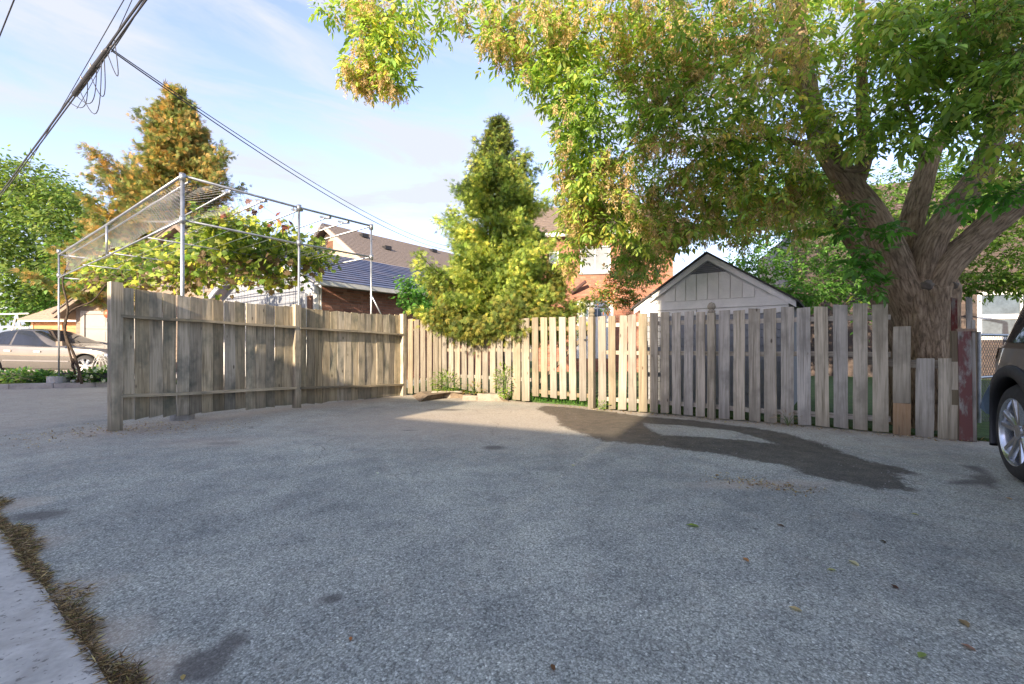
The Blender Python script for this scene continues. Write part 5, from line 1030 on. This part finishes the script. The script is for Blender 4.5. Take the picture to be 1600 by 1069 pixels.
# sprays of shoots on the trunk
T = blob_pts([(1345,400,5.2,26,.2,3,14),(1360,430,5.2,26,.2,3,14),(1370,452,5.2,14,.1,1,10),(1380,355,5.25,34,.2,2,10),(1325,350,5.4,20,.2,1.5,18),(1520,300,4.3,50,.2,2.6,20),(1575,300,4.1,34,.2,3.2,24),(1570,322,4.1,24,.1,1,10),(1330,315,5.2,30,.2,1.4,20)], 95)
tws = grow(nodes + [(*W(1385, 420, 5.5), .02), (*W(1370, 460, 5.6), .02), (*W(1550, 290, 5.0), .02)], T, .002, .15, .2, .1, .1); twig_mesh('shoots', tws, M_TWIG, mp, 4)
P, D, Nn, S, I, _ = leaves_on(tws, 9, None, 5, .4, (.08, .13), .07, .6, .8)
foliage('shoot_leaves', T_LEAF, P, D, Nn, S, pick([(.08, .20, .03), (.10, .25, .04), (.06, .15, .03)], [3, 2, 2], len(P), .12), M_LEAF, mp, singles=60)
# dead bare twigs
T = blob_pts([(1240,150,5.0,70,.3,1,50),(1270,190,5.0,50,.3,1,50),(1190,130,5.1,50,.3,1,50)], 90); twd = grow([(*W(1210, 85, 5.1), .02), (*W(1262, 187, 5.35), .03), (*W(1318, 276, 5.4), .03)], T, .002, .12, .3, .15, .22); twig_mesh('dead_twigs', twd, plain('pale_dead_twig', (.34, .31, .27), .9, 0, .2), mp, 4)
# ---------------- generic broadleaf
def broadleaf(name, lab, cat_, base, trunk_h, r0, blobs, ntw, per_m, comp, size, pal, wts, grp=None, seg=.6, width=.8, singles=0, mat=M_LEAF, tpl=T_LEAF, cscale=.6, spread=.15, bark=M_BARKD, top=None, frac=.2):
    o = empty(name, (0, 0, 0), label=lab, cat=cat_, group=grp); b = Vector(base); t1 = Vector(top) if top else b + Vector((0, 0, trunk_h))
    mid = b.lerp(t1, .5) + Vector((random.uniform(-.1, .1) * trunk_h * .3, 0, 0)); limb_mesh('trunk', [([b - Vector((0,0,.1)), mid, t1], [r0, r0 * .75, r0 * .45])], 14, .06, bark, o)
    nodes = [(*b.lerp(t1, k / 12), r0 * (1 - .5 * k / 12)) for k in range(3, 13)]; T = blob_pts(blobs, ntw); tw = grow(nodes, T, .004, seg, .1, .15, .1); twig_mesh('branches', tw, bark, o)
    P, D, Nn, S, I, _ = leaves_on(tw, per_m, None, comp, frac, size, spread, .5, width); C = colors_by_clump(P, pal, wts, cscale)
    foliage('crown', tpl, P, D, Nn, S, C, mat, o, singles=singles); print(name, len(P)); return o
DG = [(.03, .07, .018), (.045, .10, .02), (.065, .13, .03), (.10, .15, .035)]
broadleaf('broadleaf_tree', 'full green street tree on the far left behind the silver car', 'tree', (-27, 26, 0), 6, .35,
  [(40,290,25,60,2.5,5,45),(90,320,24,55,2,5,45),(30,380,25,80,2.5,7,50),(120,360,24,40,2,3,40),(0,300,25,60,2.5,4,60),(60,440,25,90,2.5,7,34),(140,410,24,36,2,3,40),(20,480,26,70,2,4,24),(-80,380,26,70,3,5,100)], 2000, 16, 3, (.2, .34), [(.035, .06, .018), (.06, .095, .025), (.10, .13, .03), (.18, .17, .045)], [3, 4, 3, 1], seg=1.2, spread=.5, cscale=.35, width=.95)
broadleaf('broadleaf_tree', 'dark hedge like trees in the gap between the far left tree and the orange cedar', 'tree', (-17, 24, 0), 4, .2, [(150,420,24,50,2,3,60),(200,440,24,60,2,3,50),(100,470,26,80,2,3,30),(260,440,22,50,2,3,50)], 900, 16, 3, (.2, .32), DG, [2, 3, 2, 1], seg=1.2, spread=.5, cscale=.35)
broadleaf('shade_tree', 'dark green leafy tree filling the space behind the grey gabled shed', 'tree', (7.5, 12.6, 0), 2.6, .09,
  [(1200,340,11.5,70,1.2,5,50),(1290,390,11.5,70,1.2,5,60),(1180,420,11.5,60,.8,3,40),(1330,440,11,40,.8,3,40),(1130,330,12,60,1,3,40),(1250,280,12,80,1.2,3,40),(1350,340,12,50,1,2,50),(1250,460,11,60,.6,3,24)], 1300, 18, 5, (.09, .15), DG + [(.25, .2, .05)], [3, 4, 3, 2, .5], spread=.2, cscale=.9)
broadleaf('shade_tree', 'leafy tree over the white framed window behind the big trunk', 'tree', (13.5, 10.8, 0), 3, .14,
  [(1560,400,9.6,60,.8,5,44),(1530,440,9.6,34,.5,2.4,24),(1600,440,9.2,34,.4,2.4,26),(1490,340,10,50,.8,3,50),(1600,340,9.5,60,.8,4,40),(1400,300,11,70,.8,2.5,60),(1480,270,10,60,.8,7,40),(1560,290,9.6,60,.8,7,34),(1400,380,10,40,.5,3,40),(1420,330,9,40,.6,3,50),(1480,420,10,40,.5,2,40)], 1200, 18, 5, (.08, .14), [(.05, .09, .02), (.075, .12, .025), (.11, .15, .03)], [3, 3, 2], spread=.2, cscale=.9)
broadleaf('rust_leaved_bush', 'small bush with rust and dark green leaves between the brick house and the shed roof', 'bush', (3.6, 11.6, 0), 1.7, .06,
  [(968,430,11,26,.4,3,26),(950,462,11,30,.4,3,22),(985,468,11,26,.4,2,18),(1010,415,11.5,40,.4,2,30),(975,390,11.5,24,.4,1.2,20)], 420, 20, 5, (.07, .12), [(.045, .08, .02), (.09, .13, .03), (.28, .12, .05), (.38, .2, .09)], [4, 3, 2, 2], spread=.12, cscale=1.6)
broadleaf('fig_bush', 'dark leafy bush with pale fruit against the brown brick garage wall', 'bush', (-1.95, 11.2, 0), 1.6, .04,
  [(650,462,11,32,.5,3,22),(640,440,11,22,.4,1.5,14),(672,480,10.7,28,.4,3,16),(690,450,11,24,.4,2,26)], 260, 18, 3, (.09, .15), [(.035, .09, .02), (.07, .15, .03), (.12, .2, .04)], [3, 3, 1], spread=.13, cscale=1.5, width=1.1)
broadleaf('garden_shrub', 'low shrub with yellow flowers glimpsed past the left of the big trunk', 'shrub', (6.2, 8.2, 0), .9, .03, [(1345,468,7.6,16,.3,1,12),(1355,490,7.6,18,.3,1,12)], 40, 13, 3, (.06, .1), [(.08, .17, .03), (.5, .42, .03)], [3, 1], spread=.08)
# ---------------- cedars
def cedar(name, lab, base, H, Rb, nb, per, pal, wts, fs, top_pal=None, low=.5, shape=1.0, lean=(0, 0), gappy=.0, bulge=.25, seedv=0):
    o = empty(name, (0, 0, 0), label=lab, cat='tree'); b = Vector(base)
    limb_mesh('trunk', [([b - Vector((0,0,.1)), b + Vector((lean[0]*.5, lean[1]*.5, H*.5)), b + Vector((lean[0], lean[1], H))], [Rb*.09+.04, Rb*.06, .015])], 12, .05, M_BARKD, o)
    rg = np.random.default_rng(seedv + 5); P = []; D = []; tw = []; hh = []
    for i in range(nb):
        h = low + (H - low) * rg.uniform(0, 1) ** 1.25; f = (h - low) / (H - low); a = rg.uniform(0, 2*PI)
        big = i % 4 == 0; lump = (1.28 if big else .80) * (1 + .2 * math.sin(a * 3 + h * 1.7 + seedv) + .14 * math.sin(a * 5 - h * 2.9)); Rr = Rb * ((1 - f) ** shape * (1 - bulge) + bulge * math.sin(PI * min(1, f + .12)) ** .7 * (1 - f ** 4)) * lump * rg.uniform(.78, 1.08) + .06
        c = np.array([b.x + lean[0]*f, b.y + lean[1]*f, b.z + h]); out = np.array([math.cos(a), math.sin(a), 0]); rise = rg.uniform(.1, .5) * Rr * (.5 + f)
        tip = c + out * Rr + np.array([0, 0, rise]); ts = np.linspace(0, 1, 6)[:, None]; m_ = c + out * Rr * .55 + np.array([0, 0, -.08 * Rr]); pts = (1-ts)**2*c + 2*ts*(1-ts)*m_ + ts**2*tip; tw.append((pts, np.linspace(.012 + .006 * Rr, .003, 6)))
        n = int(per * (.4 + .8 * (Rr / Rb)) * (1 - .55 * max(0, f - .6) / .4)); s = rg.uniform(.25, 1, n) ** .6; pp = np.stack([np.interp(s, ts[:, 0], pts[:, k]) for k in range(3)], 1); r_ = .02 + .12 * (1 - s)[:, None] * min(1.5, Rr) + .04 * Rb / 1.3
        pp = pp + rg.normal(0, 1, (n, 3)) * r_ * np.array([1, 1, .7]); d = out[None] * .8 + rg.normal(0, .5, (n, 3)); d[:, 2] += rg.uniform(-.7, .5, n); P.append(pp); D.append(d); hh.append(np.full(n, f))
    P = np.concatenate(P); D = np.concatenate(D); hh = np.concatenate(hh); n = len(P); twig_mesh('branches', tw, M_BARKD, o)
    C = colors_by_clump(P, pal, wts, 3.0)
    if top_pal is not None:
        k = RNG.uniform(0, 1, n) < np.clip((hh - .6) * 2., 0, .9); C[k] = pick(top_pal, [1] * len(top_pal), int(k.sum()))
    s_ = RNG.uniform(fs * .6, fs * 1.2, n); foliage('crown', T_FROND, P, D, rand_unit(n), s_, C, M_NEEDLE, o, singles=0); print(name, n); return o
cedar('cedar_tree', 'yellow green cedar tree in the middle whose lower sprays hang over the picket fence', (-.30, 10.0, 0), 5.95, 1.42, 520, 175, [(.065, .10, .026), (.14, .175, .036), (.26, .26, .05), (.33, .24, .055)], [4, 4.4, 2.2, .8], .12, top_pal=[(.045, .075, .03), (.08, .11, .035), (.13, .12, .035)], low=1.15, shape=.78, bulge=.24, lean=(-.02, 0))
T = blob_pts([(700,495,8.9,40,.25,1.5,22),(760,510,8.6,44,.25,2,20),(800,490,8.5,40,.25,2,26),(850,470,9,34,.3,1.5,30),(735,515,8.7,40,.2,2,14),(815,515,8.5,40,.2,2,16),(720,470,9.3,40,.3,2,30),(850,500,8.7,30,.25,1.5,16),(690,450,9.5,24,.3,2,34),(872,440,9.5,24,.3,2,30)], 340)
tw = grow([(-.9, 9.5, 1.9, .03), (-.3, 9.4, 2.0, .03), (.3, 9.3, 2.0, .03), (-1.2, 9.6, 2.2, .03), (.8, 9.6, 2.2, .03)], T, .003, .2, .3, .1, .1); co_ = [o for o in bpy.data.objects if o.name == 'cedar_tree'][0]; twig_mesh('low_branches', tw, M_BARKD, co_)
P = np.concatenate([np.repeat(p[-4:], 9, axis=0) for p, r in tw]); P = P + RNG.normal(0, .07, P.shape); n = len(P); D = rand_unit(n) * .7; D[:, 2] -= .5
foliage('low_sprays', T_FROND, P, D, rand_unit(n), RNG.uniform(.08, .16, n), pick([(.12, .16, .035), (.22, .22, .045), (.28, .25, .05), (.07, .10, .025)], [3, 3, 1, 2], n), M_NEEDLE, co_)
cedar('autumn_cedar', 'tall orange tinged conical cedar rising behind the pipe arbor', (-13.6, 18.5, 0), 11.4, 2.9, 720, 150, [(.05, .07, .02), (.085, .10, .03), (.18, .125, .04), (.25, .145, .045)], [3, 3.4, 3.0, 2.2], .24, low=2.0, shape=.72, bulge=.2, seedv=3)
# ---------------- grape vine on the arbor
gv = empty('grape_vine', (0, 0, 0), label='grape vine with broad green and browning leaves sprawling over the pipe arbor', cat='vine')
st = [(WP([(128, 600, 11.0), (118, 560, 11.0), (102, 520, 11.1), (106, 480, 11.1), (98, 440, 11.2), (108, 410, 11.2)]), [.032, .03, .027, .024, .02, .014]), (WP([(118, 585, 11.2), (110, 555, 11.1), (100, 510, 11.15), (112, 485, 11.1), (145, 470, 10.8), (165, 445, 10.6)]), [.024, .022, .02, .02, .018, .014]), (WP([(120, 600, 11.3), (124, 578, 11.2), (112, 560, 11.1)]), [.03, .03, .03])]
for s in st: limb_mesh('stem', [s], 10, .1, M_BARKD, gv)
n_ = []
for f in np.linspace(.1, .95, 9):
    for g_ in np.linspace(.05, .95, 12): p = QA.lerp(QB, f) + (QC - QA) * g_; n_.append((p.x, p.y, 2.75, .014))
vb = [(180,410,11.5,50,.6,4,30),(240,400,10.5,60,.7,6,34),(300,400,9.5,60,.7,7,40),(350,380,8.6,50,.6,6,40),(400,400,9.0,60,.7,8,34),(450,390,9.6,50,.6,6,34),(488,402,9.6,34,.4,4,30),(350,345,8.2,50,.4,4,24),(430,365,9,60,.5,6,28),(330,430,10,70,.7,5,22),(420,435,10,60,.6,4,14),(150,425,11.6,30,.4,2,26),(340,345,8.0,40,.3,2.4,20),(200,440,11,50,.5,3,18),(270,440,10,60,.5,3,16)]
T = blob_pts(vb, 1800); tw = grow(n_, T, .003, .25, .2, .0, .15); twig_mesh('canes', tw, M_TWIG, gv)
P, D, Nn, S, I, _ = leaves_on(tw, 19, None, 1, .1, (.085, .155), .13, .8, 1.0); Nn = rand_unit(len(P)) * .8 + np.array([-.3, -.6, .6])
C = colors_by_clump(P, [(.035, .06, .016), (.07, .105, .022), (.14, .17, .03), (.24, .24, .04), (.20, .11, .05)], [3, 3, 3, 2.6, .8], 1.1)
lowk = P[:, 2] < 2.75; C[lowk] = np.where(RNG.uniform(0, 1, (lowk.sum(), 1)) < .35, np.array([[.20, .14, .08]]), C[lowk])
foliage('leaves', T_GRAPE, P, D, Nn, S, C, M_LEAF, gv, singles=220); print('grape', len(P))
T = blob_pts([(420,328,7.8,26,.2,2,10),(440,350,7.8,22,.2,2,12),(400,322,7.8,16,.2,1,10),(355,335,7.8,12,.2,1,8)], 16); P = T; n = len(P); D = rand_unit(n); D[:, 2] -= .8
foliage('dry_leaves', T_GRAPE, P, D, rand_unit(n), RNG.uniform(.08, .13, n), pick([(.22, .08, .05), (.12, .05, .04), (.4, .2, .1)], [3, 2, 1], n), M_LEAF, gv)
twn = grow([(*QA.lerp(QB, .5).xy, 3.4, .01), (*QA.lerp(QB, .3).xy, 3.4, .01)], T, .002, .12, .1, 0, .2); twig_mesh('tendrils', twn, M_TWIG, gv)
# ---------------- small plants
def plant(name, lab, cat_, c, r, h, n, size, pal, wts, tpl=T_LEAF, grp=None, width=.8, flowers=None, stems=8, mat=M_LEAF):
    o = empty(name, c, label=lab, cat=cat_, group=grp); q = MB()
    for k in range(stems):
        a = RNG.uniform(0, 2*PI); rr = r * RNG.uniform(.2, .9); q.tube([(0, 0, 0), (math.cos(a) * rr * .4, math.sin(a) * rr * .4, h * .5), (math.cos(a) * rr, math.sin(a) * rr, h * RNG.uniform(.6, 1))], [.006, .004, .002], 4, False)
    so = q.build('stem', plain('green_stem', (.09, .14, .04), .7), o); so['kind'] = 'stuff'
    v = rand_unit(n); rad = RNG.uniform(.3, 1, n) ** .6; P = np.stack([v[:, 0] * r * rad, v[:, 1] * r * rad, (v[:, 2] * .5 + .5) * h * rad + .02], 1); D = v * np.array([1, 1, .6]) + np.array([0, 0, .1])
    s_ = RNG.uniform(size * .6, size * 1.2, n); lf = link('leaves', leaf_mesh('leaves', tpl, P, D, rand_unit(n) * .5 + np.array([0, 0, 1.]), np.stack([s_ * width, s_, s_], 1), pick(pal, wts, n)), mat, o); lf['kind'] = 'stuff'
    if flowers:
        m_ = max(6, n // 14); v = rand_unit(m_); v[:, 2] = np.abs(v[:, 2]); P = v * np.array([r, r, h]); fl_ = link('flowers', leaf_mesh('flowers', T_GRAPE, P, rand_unit(m_), -np.abs(rand_unit(m_)) * np.array([0, 1, 0]) + .01, np.full(m_, size * .7), pick([flowers], [1], m_, .05)), M_LEAF, o); fl_['kind'] = 'stuff'
    return o
def gw(px, py, z=0): a = G(px, py); return (a[0], a[1], z)
LG = [(.12, .22, .04), (.2, .3, .06), (.3, .33, .08)]
plant('weed', 'bright feathery green weed growing at the corner of the picket fence', 'weed', (-1.35, 9.28, .05), .30, .50, 620, .08, LG, [2, 3, 1], grp='weeds along the fence', width=.5)
plant('weed', 'low dry weeds between the stone blocks at the picket fence', 'weed', (-.75, 8.95, .08), .28, .22, 200, .06, [(.2, .25, .06), (.35, .22, .08)], [2, 1], grp='weeds along the fence', width=.5)
plant('weed', 'upright green weed climbing the pickets left of the gate', 'weed', (-.13, 8.50, .08), .20, .62, 480, .07, LG, [2, 3, 1], grp='weeds along the fence', width=.6)
plant('weed', 'tiny green sprout at the foot of the gate post', 'weed', (1.47, 7.32, .0), .09, .14, 40, .05, LG, [2, 3, 1], grp='weeds along the fence')
plant('weed', 'dead straggly tuft at the foot of the pickets near the shed corner', 'weed', (3.55, 5.85, .0), .16, .16, 110, .07, [(.3, .22, .13), (.16, .11, .07)], [2, 2], grp='weeds along the fence', width=.2)
bp = [(8, 590, .3, .35), (32, 578, .32, .42), (62, 584, .34, .35), (80, 590, .3, .28), (108, 588, .28, .3), (140, 572, .30, .45), (160, 568, .3, .5)]
bl = ['leafy plant at the very left end of the flower bed', 'pale leaved plant over the small planter box', 'broad green plant in the middle of the flower bed', 'blue green low plant just left of the arbor pole', 'low plant just right of the arbor pole', 'plant with white flowers over the long planter box', 'bushy plant with white flowers next to the tall fence post']
for (px, py, r, h), lab in zip(bp, bl):
    p = W(px, 541, 11.65); plant('garden_plant', lab, 'plant', (p.x, p.y, .12), r * 1.15, h * .72, 330, .12, [(.05, .12, .03), (.10, .2, .04), (.2, .27, .08), (.06, .14, .07)], [3, 3, 1.5, 1.5], grp='plants in the flower bed', flowers=(.75, .72, .62) if px > 130 else None)
litter('ground_ivy', 'low trailing ground cover spilling over the flower bed kerb', [(-13.5, 10.95), (-11.5, 11.35), (-8.5, 11.85)], 2600, .12, (.04, .09), [(.05, .12, .03), (.10, .17, .05), (.16, .2, .07)])
bpy.data.objects['ground_ivy']['category'] = 'ground cover'; bpy.data.objects['ground_ivy'].location.z = .11
# ---------------- fallen leaves on the asphalt
fl = [(1093, 826, .09, 70, (.28, .38, .08), 'green fallen leaf lying alone left of the centre right of the asphalt'), (1170, 880, .055, 10, (.5, .24, .1), 'orange brown leaf on the asphalt nearest the damp patch in its group'),
 (1254, 957, .06, 50, (.6, .48, .28), 'curled tan leaf on the asphalt low in the right half'), (1342, 886, .075, 5, (.62, .58, .38), 'pale cream leaf lying flat in the right half of the asphalt'), (1307, 893, .05, 80, (.5, .5, .2), 'small yellow leaf just left of the pale cream leaf'),
 (1226, 825, .06, 30, (.16, .10, .07), 'dark brown curled leaf below the damp patch'), (1404, 923, .05, 0, (.12, .06, .05), 'dark maroon leaf in the lower right of the asphalt'), (1445, 1024, .06, 120, (.3, .38, .12), 'greenish leaf near the bottom right of the asphalt'),
 (1526, 1022, .055, 20, (.38, .22, .17), 'pinkish brown leaf near the bottom right corner'), (1436, 804, .05, 60, (.4, .4, .14), 'olive leaf on the asphalt left of the dark car'), (590, 742, .07, 15, (.75, .77, .76), 'white scrap of paper on the asphalt in front of the board fence'),
 (232, 1060, .07, 130, (.62, .55, .16), 'yellow leaf at the bottom edge beside the concrete slab'), (285, 1064, .035, 30, (.55, .42, .16), 'small ochre leaf at the bottom edge right of the yellow leaf'), (866, 1052, .04, 10, (.2, .1, .05), 'small brown leaf at the bottom centre of the asphalt'),
 (1582, 782, .06, 0, (.5, .32, .2), 'tan leaf on the asphalt below the car wheel'), (1385, 848, .05, 5, (.10, .08, .06), 'thin dark twig like leaf in the right half of the asphalt'), (898, 729, .06, 40, (.5, .5, .3), 'small pale leaf fragment in the middle of the lot'), (548, 1006, .03, 20, (.5, .2, .08), 'tiny orange leaf fragment low on the asphalt left of centre'), (1123, 743, .05, 20, (.45, .3, .12), 'ochre leaf at the left end of the debris streak'), (1500, 971, .07, 160, (.35, .26, .15), 'tan leaf in the dark spot at lower right')]
for (px, py, s, a, c, lab) in fl:
    x, y = G(px, py); n = 1; s = s * .8; tv = [(0, 0, 0), (-.2, .25, .1), (.2, .25, .06), (-.24, .6, .12), (.24, .6, .1), (0, 1, .02), (0, .3, .02), (0, .62, .03), (0, -.25, .02)]
    mb = MB(); mb.add([(u * s, v_ * s, w2 * s) for u, v_, w2 in tv], [(0, 6, 1), (0, 2, 6), (1, 6, 7, 3), (6, 2, 4, 7), (3, 7, 5), (7, 4, 5)]); me_ = mb.mesh('fallen_leaf', recalc=False)
    ca = me_.color_attributes.new('Col', 'FLOAT_COLOR', 'POINT'); ca.data.foreach_set('color', np.tile(np.array([*c, 1], np.float32), 9))
    pap = 'paper' in lab; o = link('paper_scrap' if pap else 'fallen_leaf', me_, M_LEAF); o.location = (x, y, float(bumpy(x, y) * math.exp(-(math.hypot(x, y - 4) / 12) ** 2)) + .004); o.rotation_euler = (0, 0, R(a)); tag(o, lab, 'paper' if pap else 'leaf', None if pap else 'fallen leaves on the asphalt')
